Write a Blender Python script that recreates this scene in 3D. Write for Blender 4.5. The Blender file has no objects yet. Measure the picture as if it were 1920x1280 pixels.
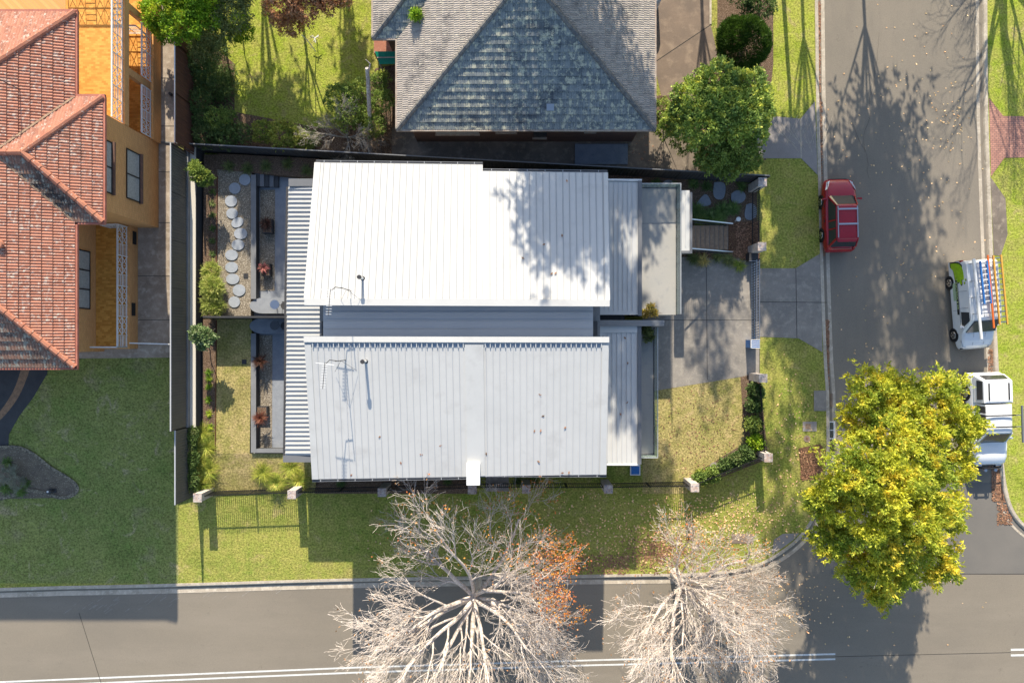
import bpy, math, random
import numpy as np
from mathutils import Vector, Matrix
from mathutils.geometry import tessellate_polygon
R = math.radians
S, H = 32.5, 39.6            # pixels per metre of the 1920 px photo at ground level, camera height
scene = bpy.context.scene
C = scene.collection
# ---------------------------------------------------------------- camera, sky, sun, exposure
cam = bpy.data.cameras.new("camera"); camo = bpy.data.objects.new("camera", cam); C.objects.link(camo)
camo.location = (0, 0, H); camo.rotation_euler = (0, 0, 0)
cam.sensor_width = 36.0; cam.lens = 36.0 * H / (1920 / S); cam.clip_start = 0.5; cam.clip_end = 2000
scene.camera = camo
SUN_EL = R(28); SDX = 0.055
w = bpy.data.worlds.new("World"); scene.world = w; w.use_nodes = True
nt = w.node_tree; nt.nodes.clear()
sky = nt.nodes.new('ShaderNodeTexSky'); sky.sky_type = 'NISHITA'; sky.sun_disc = False
sky.sun_elevation = SUN_EL; sky.sun_rotation = math.atan2(-SDX, 1)
bg = nt.nodes.new('ShaderNodeBackground'); bg.inputs[1].default_value = 0.14
wo = nt.nodes.new('ShaderNodeOutputWorld')
nt.links.new(sky.outputs[0], bg.inputs[0]); nt.links.new(bg.outputs[0], wo.inputs[0])
sun = bpy.data.lights.new("sun", 'SUN'); sun.energy = 5.0; sun.angle = R(0.5); sun.color = (1.0, 0.90, 0.74)
suno = bpy.data.objects.new("sun", sun); C.objects.link(suno); suno.location = (0, 60, 60)
suno.rotation_euler = Vector((SDX, -1, -math.tan(SUN_EL) * math.hypot(SDX, 1))).to_track_quat('-Z', 'Y').to_euler()
scene.view_settings.view_transform = 'Standard'; scene.view_settings.look = 'None'
scene.view_settings.exposure = 0.76; scene.view_settings.gamma = 1.0
scene.cycles.max_bounces = 6; scene.cycles.diffuse_bounces = 3; scene.cycles.transparent_max_bounces = 8

# ---------------------------------------------------------------- helpers
def P(px, py, z=0.0):
    k = (H - z) / H / S
    return ((px - 960) * k, (640 - py) * k, z)
def XY(pts, z=0.0): return [P(a, b, z)[:2] for a, b in pts]
class MB:
    def __init__(s): s.v = []; s.f = []; s.m = []; s.mi = 0; s.uv = {}
    def add(s, vs, fs):
        o = len(s.v); s.v += [tuple(v) for v in vs]
        for f in fs: s.f.append(tuple(o + i for i in f)); s.m.append(s.mi)
        return s
    def hexa(s, b, t):      # bottom 4, top 4
        return s.add(list(b) + list(t), [(3,2,1,0),(4,5,6,7),(0,1,5,4),(1,2,6,5),(2,3,7,6),(3,0,4,7)])
    def box(s, x0, x1, y0, y1, z0, z1):
        if x0 > x1: x0, x1 = x1, x0
        if y0 > y1: y0, y1 = y1, y0
        return s.hexa([(x0,y0,z0),(x1,y0,z0),(x1,y1,z0),(x0,y1,z0)], [(x0,y0,z1),(x1,y0,z1),(x1,y1,z1),(x0,y1,z1)])
    def bar(s, a, b, wd, ht, up=(0,0,1)):
        a = Vector(a); b = Vector(b); d = b - a
        if d.length < 1e-6: return s
        d.normalize(); up = Vector(up)
        if abs(d.dot(up)) > .99: up = Vector((0,1,0))
        x = d.cross(up).normalized() * wd / 2; z = x.cross(d).normalized() * ht / 2
        return s.hexa([a-x-z, a+x-z, b+x-z, b-x-z], [a-x+z, a+x+z, b+x+z, b-x+z])
    def prism(s, pts, z0, z1, zf=None):
        n = len(pts); zt = [z1 if zf is None else zf(*p) for p in pts]
        area = sum(pts[i][0]*pts[(i+1)%n][1]-pts[(i+1)%n][0]*pts[i][1] for i in range(n))
        if area < 0: pts = pts[::-1]; zt = zt[::-1]
        tri = tessellate_polygon([[Vector((p[0], p[1], 0)) for p in pts]])
        vs = [(p[0],p[1],z0) for p in pts] + [(p[0],p[1],z) for p, z in zip(pts, zt)]
        fs = [(i, (i+1)%n, n+(i+1)%n, n+i) for i in range(n)]
        for t in tri:
            a, b, c = t
            A = (pts[b][0]-pts[a][0])*(pts[c][1]-pts[a][1])-(pts[c][0]-pts[a][0])*(pts[b][1]-pts[a][1])
            if A < 0: b, c = c, b
            fs.append((n+a, n+b, n+c)); fs.append((c, b, a))
        return s.add(vs, fs)
    def tube(s, pts, rs, n=6, caps=True):
        pts = [Vector(p) for p in pts]
        if not hasattr(rs, '__len__'): rs = [rs]*len(pts)
        vs = []; prev = None
        for i, p in enumerate(pts):
            d = (pts[min(i+1,len(pts)-1)] - pts[max(i-1,0)])
            d = d.normalized() if d.length > 1e-9 else Vector((0,0,1))
            if prev is None:
                x = d.cross(Vector((0,0,1)) if abs(d.z) < .9 else Vector((1,0,0))).normalized()
            else:
                x = (prev - d * prev.dot(d)); x = x.normalized() if x.length > 1e-6 else d.orthogonal().normalized()
            prev = x; y = d.cross(x)
            for k in range(n):
                a = 2*math.pi*k/n; vs.append(p + (x*math.cos(a) + y*math.sin(a))*rs[i])
        fs = []
        for i in range(len(pts)-1):
            for k in range(n):
                fs.append((i*n+k, i*n+(k+1)%n, (i+1)*n+(k+1)%n, (i+1)*n+k))
        if caps: fs.append(tuple(range(n))[::-1]); fs.append(tuple((len(pts)-1)*n+k for k in range(n)))
        return s.add(vs, fs)
    def cyl(s, x, y, z0, z1, r0, r1=None, n=16):
        return s.tube([(x,y,z0),(x,y,z1)], [r0, r0 if r1 is None else r1], n)
    def loft(s, rings, caps=True):
        n = len(rings[0]); vs = [p for r in rings for p in r]; fs = []
        for i in range(len(rings)-1):
            for k in range(n): fs.append((i*n+k, i*n+(k+1)%n, (i+1)*n+(k+1)%n, (i+1)*n+k))
        if caps: fs.append(tuple(range(n))[::-1]); fs.append(tuple((len(rings)-1)*n+k for k in range(n)))
        return s.add(vs, fs)
def build(name, mb, mats, parent=None, local=False, smooth=False, off=None, raw=None):
    me = bpy.data.meshes.new(name)
    o3 = Vector((0,0,0))
    if parent is not None and not local:
        q = parent
        while q is not None: o3 += q.location; q = q.parent
    if off is not None: o3 = Vector(off)
    vs = [(v[0]-o3.x, v[1]-o3.y, v[2]-o3.z) for v in mb.v]
    me.from_pydata(vs, [], mb.f)
    if not isinstance(mats, (list, tuple)): mats = [mats]
    for m in mats: me.materials.append(m)
    if len(mats) > 1: me.polygons.foreach_set('material_index', mb.m)
    if mb.uv:
        uv = me.uv_layers.new(name='tiles'); dat = [0.0]*(2*len(me.loops))
        for l in me.loops:
            u = mb.uv.get(l.vertex_index, (0,0)); dat[2*l.index] = u[0]; dat[2*l.index+1] = u[1]
        uv.data.foreach_set('uv', dat)
    if smooth: me.polygons.foreach_set('use_smooth', [True]*len(me.polygons))
    me.update()
    o = bpy.data.objects.new(name, me); C.objects.link(o)
    if parent is not None: o.parent = parent
    if off is not None: o.location = off
    return o
def tag(o, label=None, cat=None, group=None, kind=None):
    if label: o['label'] = label
    if cat: o['category'] = cat
    if group: o['group'] = group
    if kind: o['kind'] = kind
    return o
def thing(name, label, cat, loc=(0,0,0), rz=0, group=None):
    o = bpy.data.objects.new(name, None); C.objects.link(o); o.location = loc; o.rotation_euler = (0,0,rz)
    return tag(o, label, cat, group)
def copy_tree(root, loc, rz=0.0, label=None, scale=None):
    def rec(o, par):
        c = o.copy(); C.objects.link(c)
        if par is not None: c.parent = par
        for ch in o.children: rec(ch, c)
        return c
    r = rec(root, None); r.location = loc; r.rotation_euler = (0,0,rz)
    if scale: r.scale = scale
    if label: r['label'] = label
    return r
def struct(name, mb, m, **k):
    o = build(name, mb, m, **k); o['kind'] = 'structure'; return o

# ---------------------------------------------------------------- materials
def hexc(h):
    h = h.lstrip('#'); r = [int(h[i:i+2], 16)/255 for i in (0,2,4)]
    return tuple([(c/12.92 if c <= .04045 else ((c+.055)/1.055)**2.4) for c in r] + [1])
def col(c, k=1.0):
    if isinstance(c, str): c = hexc(c)
    return (c[0]*k, c[1]*k, c[2]*k, 1)
class NT:
    def __init__(s, name):
        s.mat = bpy.data.materials.new(name); s.mat.use_nodes = True
        s.t = s.mat.node_tree; s.b = s.t.nodes['Principled BSDF']; s.out = s.t.nodes['Material Output']
        s.pos = s.t.nodes.new('ShaderNodeNewGeometry').outputs['Position']
    def n(s, typ, **kw):
        x = s.t.nodes.new(typ)
        for k, v in kw.items():
            if k.startswith('i_'): x.inputs[k[2:]].default_value = v
            else: setattr(x, k, v)
        return x
    def l(s, a, b): s.t.links.new(a, b)
    def noise(s, scale, detail=4, rough=.6, vec=None, dist=0):
        x = s.n('ShaderNodeTexNoise'); x.inputs['Scale'].default_value = scale; x.inputs['Detail'].default_value = detail
        x.inputs['Roughness'].default_value = rough; x.inputs['Distortion'].default_value = dist
        s.l(vec or s.pos, x.inputs['Vector']); return x.outputs['Fac']
    def ramp(s, fac, lo, hi):
        x = s.n('ShaderNodeMapRange'); x.inputs['From Min'].default_value = lo; x.inputs['From Max'].default_value = hi
        s.l(fac, x.inputs['Value']); return x.outputs['Result']
    def mix(s, fac, a, b, typ='MIX'):
        x = s.n('ShaderNodeMix', data_type='RGBA', blend_type=typ)
        for sock, v in ((x.inputs['Factor'], fac), (x.inputs['A'], a), (x.inputs['B'], b)):
            if isinstance(v, (int, float)): sock.default_value = v
            elif isinstance(v, tuple): sock.default_value = v
            else: s.l(v, sock)
        return x.outputs['Result']
    def bump(s, h, strength=.3, dist=.02, base=None):
        x = s.n('ShaderNodeBump'); x.inputs['Strength'].default_value = strength; x.inputs['Distance'].default_value = dist
        s.l(h, x.inputs['Height'])
        s.l(x.outputs['Normal'], s.b.inputs['Normal']); return x
def M(name, c1, c2=None, s1=.6, c3=None, s3=12, t3=(.5,.7), rough=.85, bump=0, bs=30, bd=.02, metal=0, spec=.3, lo=.35, hi=.65, det=5, fine=None):
    n = NT(name); c1 = col(c1); base = c1
    if c2 is not None: base = n.mix(n.ramp(n.noise(s1, det), lo, hi), c1, col(c2))
    if c3 is not None: base = n.mix(n.ramp(n.noise(s3, 4), *t3), base, col(c3))
    if fine:
        f = n.ramp(n.noise(fine[0], 3, .7), .3, .7)
        g = n.mix(f, (1-fine[1],)*3+(1,), (1+fine[1],)*3+(1,)); base = n.mix(1.0, base, g, 'MULTIPLY')
    if isinstance(base, tuple): n.b.inputs['Base Color'].default_value = base
    else: n.l(base, n.b.inputs['Base Color'])
    n.b.inputs['Roughness'].default_value = rough; n.b.inputs['Metallic'].default_value = metal
    n.b.inputs['Specular IOR Level'].default_value = spec
    if bump: n.bump(n.noise(bs, 4, .7), bump, bd)
    return n.mat
def grass_mat(name, cs, bump=.9, k=1.0):
    n = NT(name)
    big = n.ramp(n.noise(.22, 4, .6), .38, .62); mid = n.ramp(n.noise(1.3, 6, .65), .36, .64); fin = n.ramp(n.noise(9, 5, .8), .36, .62)
    a = n.mix(big, col(cs[0], k), col(cs[1], k)); b = n.mix(mid, a, col(cs[2], k))
    b = n.mix(n.ramp(n.noise(.9, 6, .7, dist=1), .56, .68), b, col(cs[3], k))
    b = n.mix(n.ramp(n.noise(.5, 5, .7), .55, .8), b, col(cs[3], k*.75)); b = n.mix(n.ramp(n.noise(.33, 5, .6, dist=.6), .56, .8), b, col(cs[0], k*.7))
    f = n.mix(fin, (.40,.42,.38,1), (1.34,1.34,1.28,1))
    n.l(n.mix(1.0, b, f, 'MULTIPLY'), n.b.inputs['Base Color'])
    n.b.inputs['Roughness'].default_value = .9; n.b.inputs['Specular IOR Level'].default_value = .1
    n.bump(n.noise(14, 6, .75), bump, .06)
    return n.mat
def brick_mat(name, c1, c2, mort, bw=.23, bh=.076, horiz=False, bias=0.0, ms=.012, dirt=None, off=.5):
    n = NT(name)
    sx = n.n('ShaderNodeSeparateXYZ'); n.l(n.pos, sx.inputs[0])
    ad = n.n('ShaderNodeMath', operation='ADD'); n.l(sx.outputs[0], ad.inputs[0])
    cb = n.n('ShaderNodeCombineXYZ')
    if horiz: n.l(sx.outputs[0], cb.inputs[0]); n.l(sx.outputs[1], cb.inputs[1])
    else: n.l(sx.outputs[1], ad.inputs[1]); n.l(ad.outputs[0], cb.inputs[0]); n.l(sx.outputs[2], cb.inputs[1])
    b = n.n('ShaderNodeTexBrick', offset=off); n.l(cb.outputs[0], b.inputs['Vector'])
    b.inputs['Color1'].default_value = col(c1); b.inputs['Color2'].default_value = col(c2); b.inputs['Mortar'].default_value = col(mort)
    b.inputs['Scale'].default_value = 1; b.inputs['Brick Width'].default_value = bw; b.inputs['Row Height'].default_value = bh
    b.inputs['Mortar Size'].default_value = ms; b.inputs['Bias'].default_value = bias
    base = b.outputs['Color']
    if dirt: base = n.mix(n.ramp(n.noise(1.2, 5), .45, .7), base, col(dirt))
    n.l(base, n.b.inputs['Base Color']); n.b.inputs['Roughness'].default_value = .85
    n.bump(b.outputs['Fac'], -.4, .01)
    return n.mat
def tile_mat(name, c1, c2, lichen, dark, lamt=.55, damt=.6, ls=5):
    n = NT(name)
    uv = n.n('ShaderNodeUVMap', uv_map='tiles').outputs[0]
    fl = n.n('ShaderNodeVectorMath', operation='FLOOR'); n.l(uv, fl.inputs[0])
    wn = n.n('ShaderNodeTexWhiteNoise', noise_dimensions='2D'); n.l(fl.outputs[0], wn.inputs['Vector'])
    base = n.mix(wn.outputs['Value'], col(c1), col(c2))
    base = n.mix(n.ramp(n.noise(.5, 6, .7), damt, damt+.15), base, col(dark))
    wm = n.n('ShaderNodeMath', operation='MULTIPLY_ADD'); n.l(wn.outputs['Value'], wm.inputs[0]); wm.inputs[1].default_value = .11; wm.inputs[2].default_value = -.055
    wa = n.n('ShaderNodeMath', operation='ADD'); n.l(n.noise(ls, 5, .75), wa.inputs[0]); n.l(wm.outputs[0], wa.inputs[1])
    base = n.mix(n.ramp(wa.outputs[0], lamt, lamt+.12), base, col(lichen))
    base = n.mix(n.ramp(n.noise(ls*2.2, 5, .75), .58, .68), base, col(dark))
    n.l(base, n.b.inputs['Base Color']); n.b.inputs['Roughness'].default_value = .85
    n.bump(n.noise(40, 3), .25, .01)
    return n.mat
def leaf_mat(name, c1, c2, c3=None, s=.8, trans=.35, spec=.25, k=1.5):
    n = NT(name); c1 = col(c1, k); c2 = col(c2, k); c3 = col(c3, k) if c3 else None
    g = n.n('ShaderNodeNewGeometry'); rnd = g.outputs['Random Per Island']
    base = n.mix(n.ramp(n.noise(s, 3), .38, .62), col(c1), col(c2))
    if c3: base = n.mix(n.ramp(n.noise(s*2.3, 3), .52, .66), base, col(c3))
    base = n.mix(1.0, base, n.mix(rnd, (.55,.6,.55,1), (1.4,1.35,1.3,1)), 'MULTIPLY')
    n.l(base, n.b.inputs['Base Color']); n.b.inputs['Roughness'].default_value = .55
    n.b.inputs['Specular IOR Level'].default_value = spec
    tr = n.n('ShaderNodeBsdfTranslucent'); n.l(base, tr.inputs[0])
    mx = n.n('ShaderNodeMixShader'); mx.inputs[0].default_value = trans
    n.l(n.b.outputs[0], mx.inputs[1]); n.l(tr.outputs[0], mx.inputs[2]); n.l(mx.outputs[0], n.out.inputs[0])
    return n.mat
m_grass = grass_mat('lawn_grass', [(.22,.29,.05),(.33,.35,.075),(.40,.37,.10),(.46,.38,.15)])
m_grass_shade = grass_mat('shade_toned_lawn_grass', [(.20,.27,.07),(.30,.32,.10),(.26,.28,.09),(.42,.36,.21)])  # shaded version of the lawn colour, for grass in the house shadow
m_grass_lime = grass_mat('lush_lawn_grass', [(.28,.37,.035),(.39,.44,.06),(.42,.41,.10),(.46,.39,.16)])
m_grass_dry = grass_mat('dry_lawn_grass', [(.38,.32,.12),(.30,.29,.085),(.50,.40,.18),(.56,.42,.22)])
def road_mat(name, c1, c2, c3, vec, k):
    n = NT(name); mp = n.n('ShaderNodeMapping'); mp.inputs['Scale'].default_value = vec; n.l(n.pos, mp.inputs['Vector'])
    b = n.mix(n.ramp(n.noise(.22, 5), .35, .65), col(c1), col(c2)); b = n.mix(n.ramp(n.noise(1.0, 5, .65, mp.outputs[0]), .45, .85), b, col(c3))
    b = n.mix(n.ramp(n.noise(3.1, 6, .7, dist=1.5), .62, .70), b, col(c1, .8)); b = n.mix(n.ramp(n.noise(6.5, 5, .8), .66, .72), b, col(c3, 1.25))
    g = n.mix(n.ramp(n.noise(40, 3, .7), .3, .7), (.82,.82,.82,1), (1.18,1.18,1.18,1)); n.l(n.mix(1.0, b, g, 'MULTIPLY'), n.b.inputs['Base Color'])
    n.b.inputs['Roughness'].default_value = .95; n.b.inputs['Specular IOR Level'].default_value = .1; n.bump(n.noise(60, 4, .7), .35, .01); return n.mat
m_road = road_mat('tan_asphalt', (.245,.212,.166), (.222,.194,.155), (.272,.236,.188), (.15,.9,1), 1)
m_side = road_mat('grey_asphalt', (.222,.197,.160), (.255,.222,.178), (.205,.18,.15), (.9,.15,1), 1)
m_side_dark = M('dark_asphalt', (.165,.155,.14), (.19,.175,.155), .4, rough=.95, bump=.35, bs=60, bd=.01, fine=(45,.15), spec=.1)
m_kerb = M('kerb_concrete', (.52,.45,.36), (.38,.33,.26), 1.2, (.6,.54,.44), 5, rough=.9, bump=.2, bs=40, fine=(30,.12), spec=.1)
m_conc = M('concrete', (.31,.28,.245), (.245,.225,.20), .8, (.37,.335,.285), 3, (.5,.7), .9, .15, 40, .01, fine=(25,.12), spec=.1)
m_conc_dark = M('stained_concrete', (.25,.205,.165), (.16,.135,.11), .7, (.32,.27,.21), 2.5, (.52,.7), .9, .2, 40, .01, fine=(25,.15), spec=.1)
m_conc_brown = M('brown_concrete', (.25,.19,.145), (.19,.15,.12), .5, (.31,.24,.18), 1.5, (.5,.7), .9, .15, 40, .01, fine=(25,.1), spec=.1)
m_path = M('stencilled_concrete', (.33,.30,.28), (.28,.255,.24), 1, rough=.9, fine=(25,.1), spec=.1)
m_mulch = M('bark_mulch', (.19,.125,.085), (.11,.075,.05), 9, (.36,.26,.19), 22, (.55,.62), .95, 1, 20, .05, spec=.1)
m_litter = M('leaf_litter', (.17,.09,.055), (.08,.05,.035), 12, (.32,.18,.1), 24, (.54,.6), .95, 1, 22, .05, spec=.1)
m_gravel = M('pebble_gravel', (.33,.28,.21), (.15,.125,.095), 17, (.58,.52,.42), 19, (.55,.62), .9, 1, 18, .04, spec=.15)
m_stone = M('bluestone', (.30,.32,.35), (.25,.27,.30), 3, rough=.85, bump=.3, bs=40, fine=(30,.15), spec=.1)
m_white_roof = M('white_metal_roofing', (.585,.578,.55), (.55,.545,.52), .35, (.50,.49,.465), .9, (.55,.75), rough=.45, spec=.35, fine=(2,.02))
m_metal_ribs = M('pale_ribbed_metal', (.50,.51,.52), (.45,.465,.48), .3, rough=.4, spec=.4)
m_grey_steel = M('grey_painted_steel', (.17,.175,.185), (.15,.155,.165), 1, rough=.5, spec=.4)
m_dark_steel = M('charcoal_steel', (.045,.045,.05), (.06,.06,.06), 2, rough=.55)
m_black = M('black_metal', (.018,.018,.02), rough=.5)
m_white = M('white_paint', (.78,.78,.76), (.7,.7,.68), 3, rough=.5)
m_chrome = M('bright_metal', (.6,.6,.6), metal=1, rough=.3)
m_render = M('grey_render', (.24,.245,.25), (.20,.205,.21), 1.5, rough=.85, fine=(20,.06))
m_render_lt = M('pale_render_cap', (.62,.58,.50), rough=.85, fine=(20,.06))
m_render_dk = M('dark_render', (.075,.078,.082), (.06,.062,.066), 1.5, rough=.85)
m_fence_dk = M('dark_fence_sheet', (.06,.06,.062), (.05,.05,.052), 2, rough=.6)
m_fence_br = M('brown_fence_sheet', (.17,.075,.045), (.13,.06,.04), 2, rough=.7)
m_timber = M('grey_brown_timber', (.36,.25,.165), (.25,.17,.115), 7, rough=.85, fine=(30,.2))
m_brick_o = brick_mat('orange_brick', (.74,.37,.13), (.62,.29,.09), (.45,.27,.14), dirt=None)
m_brick_dk = brick_mat('brown_brick', (.20,.10,.07), (.14,.075,.055), (.09,.07,.06))
m_brick_w = brick_mat('whitewashed_brick', (.58,.52,.47), (.36,.24,.2), (.45,.42,.4), bw=.22, bh=.085, bias=-.35)
m_cap_w = M('mottled_whitewash', (.60,.55,.50), (.40,.28,.23), 6, (.25,.24,.27), 8, (.56,.62), rough=.85)
m_parquet = brick_mat('orange_terrace_tiles', (.80,.40,.08), (.58,.24,.035), (.52,.26,.06), bw=.21, bh=.105, horiz=True, ms=.004)
m_herring = brick_mat('red_brick_pavers', (.52,.26,.19), (.40,.19,.14), (.2,.12,.1), bw=.22, bh=.11, horiz=True)
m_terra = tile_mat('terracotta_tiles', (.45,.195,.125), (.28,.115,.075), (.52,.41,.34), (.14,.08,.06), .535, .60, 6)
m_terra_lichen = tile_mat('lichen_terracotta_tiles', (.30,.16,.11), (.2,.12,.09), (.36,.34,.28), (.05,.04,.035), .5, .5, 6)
m_terra_plain = M('plain_terracotta', (.42,.18,.11), (.33,.13,.085), 2, (.55,.45,.38), 9, (.62,.7), rough=.8, fine=(20,.1))
m_slate = tile_mat('weathered_grey_tiles', (.42,.37,.32), (.28,.25,.22), (.52,.47,.38), (.10,.095,.095), .56, .53, 5)
m_slate_s = tile_mat('lichen_grey_tiles', (.27,.29,.28), (.13,.155,.165), (.56,.54,.40), (.05,.06,.075), .5, .52, 3.2)
m_glassw = M('window_glass', (.03,.035,.04), rough=.08, spec=.8)
m_blind = M('window_blind', (.42,.42,.40), (.30,.30,.29), 12, rough=.6)
def glass_mat(name, tint, alpha):
    n = NT(name); n.b.inputs['Base Color'].default_value = col(tint); n.b.inputs['Roughness'].default_value = .05
    n.b.inputs['Alpha'].default_value = alpha; n.b.inputs['Specular IOR Level'].default_value = .6
    return n.mat
m_balglass = glass_mat('balustrade_glass', (.55,.68,.66), .33)
m_cars = {}
def paint(name, c, rough=.25):
    n = NT(name); n.b.inputs['Base Color'].default_value = col(c); n.b.inputs['Roughness'].default_value = rough
    n.b.inputs['Coat Weight'].default_value = .35; n.b.inputs['Coat Roughness'].default_value = .05; return n.mat
m_red = paint('red_car_paint', (.36,.008,.02)); m_carw = paint('white_car_paint', (.78,.79,.80), .35)
m_autoglass = M('tinted_glass', (.03,.035,.042), rough=.12, spec=.9)
m_tyre = M('tyre_rubber', (.02,.02,.022), rough=.8)
m_bark_w = M('pale_bark', (.64,.56,.49), (.40,.33,.27), 1.5, (.78,.71,.65), 9, (.5,.65), rough=.9, fine=(20,.2))
m_bark_b = M('brown_bark', (.16,.12,.09), (.24,.2,.16), 5, rough=.95)
m_orangepipe = M('orange_plastic', (.75,.16,.03), rough=.5)
m_yellow = M('yellow_fibreglass', (.62,.34,.06), rough=.5)
m_blue = M('blue_plastic', (.03,.14,.42), (.05,.2,.5), 5, rough=.5)
m_lime = M('lime_vinyl', (.40,.62,.02), (.28,.48,.01), 6, rough=.4)
# ================================================================ the setting
LN = 0.0; RD = -0.12
def smooth_line(pts, it=2):
    for _ in range(it):
        q = [pts[0]]
        for a, b in zip(pts[:-1], pts[1:]):
            q += [(a[0]*.75+b[0]*.25, a[1]*.75+b[1]*.25), (a[0]*.25+b[0]*.75, a[1]*.25+b[1]*.75)]
        pts = q + [pts[-1]]
    return pts
kA = [(-2200,1180),(0,1100),(320,1094),(650,1083),(1130,1076),(1330,1074),(1407,1062),(1446,1045),(1495,1010),(1525,968),(1543,915),(1550,870),(1549,735),(1545,690),(1542,620),(1538,500),(1534,340),(1530,200),(1528,0),(1520,-500),(1500,-2500)]
kB = [(1840,-2500),(1850,-400),(1851,0),(1852,180),(1856,320),(1862,480),(1868,600),(1872,680),(1878,800),(1881,860),(1886,905),(1895,945),(1912,975),(1950,1005),(2050,1030),(3900,1000)]
kC = [(-2200,1600),(3900,1400)]
mb = MB(); mb.box(-300,300,-300,300,-.5,-.3); struct('ground', mb, m_grass)
mb = MB(); mb.prism(XY([(-2200,1000),(3900,900),(3900,1650),(-2200,1850)]), -.3, RD); struct('main_road', mb, m_road)
mb = MB(); mb.prism(XY([(1400,-2500),(1980,-2500),(1980,1076),(1400,1076)]), -.3, RD+.004); struct('side_road', mb, m_side)
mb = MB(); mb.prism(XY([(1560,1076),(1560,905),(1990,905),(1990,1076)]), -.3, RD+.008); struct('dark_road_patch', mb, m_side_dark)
mb = MB(); mb.prism(XY(smooth_line(kA) + [(-2200,-2500)]), -.3, LN); struct('corner_lawn', mb, m_grass)
mb = MB(); mb.prism(XY(smooth_line(kB) + [(3900,-2500)]), -.3, LN); struct('east_lawn', mb, m_grass_lime)
mb = MB(); mb.prism(XY(kC + [(3900,3800),(-2200,3800)]), -.3, LN); struct('south_lawn', mb, m_grass)
def ribbon(mb, line, prof):
    n = len(line); L = [Vector(P(*p)) for p in line]; rows = []
    for i, p in enumerate(L):
        d = (L[min(i+1,n-1)] - L[max(i-1,0)]).normalized(); nn = Vector((-d.y, d.x, 0))
        rows.append([p + nn*o + Vector((0,0,z)) for o, z in prof])
    m = len(prof); vs = [v for r in rows for v in r]; fs = []
    for i in range(n-1):
        for k in range(m-1): fs.append((i*m+k, i*m+k+1, (i+1)*m+k+1, (i+1)*m+k))
    mb.add(vs, fs)
prof = [(.02,-.25),(.0,.012),(-.15,.012),(-.20,-.02),(-.24,-.125),(-.60,-.105),(-.61,-.3)]
for nm, ln in (('kerb', kA), ('kerb', kB)):
    mb = MB(); ribbon(mb, smooth_line(ln), prof)
    struct(nm, mb, m_kerb)
mb = MB(); ribbon(mb, kC, [(-a, b) for a, b in prof][::-1]); struct('kerb', mb, m_kerb)
# road markings and seams
def strip(mb, a, b, wd, z):
    a = Vector(P(*a)); b = Vector(P(*b)); a.z = b.z = z; d = (b-a).normalized(); n = Vector((-d.y,d.x,0))*wd/2
    mb.add([a-n, a+n, b+n, b-n], [(3,2,1,0)])
m_line = M('road_line_paint', (.72,.72,.69), (.6,.6,.57), 4, (.3,.28,.25), 14, (.64,.7), rough=.7)
mb = MB()
for o in (0, 9.5):
    strip(mb, (-400,1296+o), (660,1252.5+o), .1, RD+.006); strip(mb, (660,1252.5+o), (1130,1238+o*.98), .1, RD+.0062); strip(mb, (1130,1238+o), (1568,1227+o), .1, RD+.006)
    strip(mb, (1898,1219+o*1.1), (2900,1200+o*1.1), .12, RD+.006)
struct('road_marking', mb, m_line)
m_seam = M('bitumen_seam', (.05,.048,.045), rough=.9)
mb = MB(); strip(mb, (1568,1232), (1898,1224), .025, RD+.007); strip(mb, (146,1150), (190,1290), .03, RD+.007)
strip(mb, (190,1290), (220,1500), .03, RD+.007); strip(mb, (1690,1076.5), (2200,1076.5), .03, RD+.010)
struct('road_seam', mb, m_seam); mb = MB(); rc = random.Random(8)
for (ax, ay, dx, dy, n) in ((1650,60,-2,15,14),(1600,230,3,13,8)):
    x_, y_ = ax, ay
    for i in range(n):
        nx_, ny_ = x_+dx+rc.gauss(0,3), y_+dy+rc.gauss(0,3); strip(mb, (x_,y_), (nx_,ny_), .012+rc.random()*.012, RD+.0112); x_, y_ = nx_, ny_
struct('road_crack', mb, M('fine_road_crack', (.13,.115,.095), rough=.95))
m_scuff = M('pale_road_scuff', (.34,.32,.29), (.27,.24,.2), 9, rough=.95)
mb = MB()
for i in range(46):
    x_ = rc.uniform(115,330) if i < 30 else rc.uniform(360,560); y_ = 1150-(x_-115)*.12+rc.uniform(-14,12); L_ = rc.uniform(4,16); strip(mb, (x_,y_), (x_+L_,y_-L_*.7), .015+rc.random()*.02, RD+.0058)
struct('road_scuff', mb, m_scuff)
mb = MB(); mb.cyl(*P(1795,-3)[:2], RD, RD+.012, .42, n=28); mb.cyl(*P(1795,-3)[:2], RD, RD+.016, .36, n=28)
o = build('manhole_cover', mb, m_side_dark); tag(o, 'round manhole cover at the top edge of the side road', 'manhole cover')
# paved aprons, drives and beds, each a sheet a little above the one below
def sheet(name, pts, z, m, zb=-.06, kind='structure', label=None, cat=None, zf=None):
    mb = MB(); mb.prism(XY(pts), zb, z, zf)
    o = build(name, mb, m)
    if kind: o['kind'] = kind
    return o
sheet('driveway_apron', [(1424,503),(1492,503),(1537,476),(1538,500),(1541,600),(1542,660),(1497,634),(1424,631)], .012, m_conc)
sheet('driveway', [(1270,482),(1424,484),(1424,698),(1390,706),(1205,736),(1205,590),(1270,590)], .016, m_conc)
mb = MB()
for a, b in (((1324,484),(1326,712)), ((1234,600),(1424,600)), ((1492,503),(1494,634)), ((1424,566),(1550,567)), ((1424,484),(1424,700))):
    strip(mb, a, b, .03, .020)
struct('driveway_joint', mb, m_seam)
sheet('neighbour_driveway', [(1226,-300),(1332,-300),(1332,45),(1345,100),(1340,130),(1300,180),(1240,180),(1226,120)], .012, m_conc_brown)
mb = MB(); strip(mb, (1226,118), (1334,46), .04, .018); struct('driveway_joint', mb, m_seam); mb = MB(); strip(mb, (1332,-200), (1332,46), .12, .03); struct('driveway_joint', mb, m_kerb)
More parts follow.
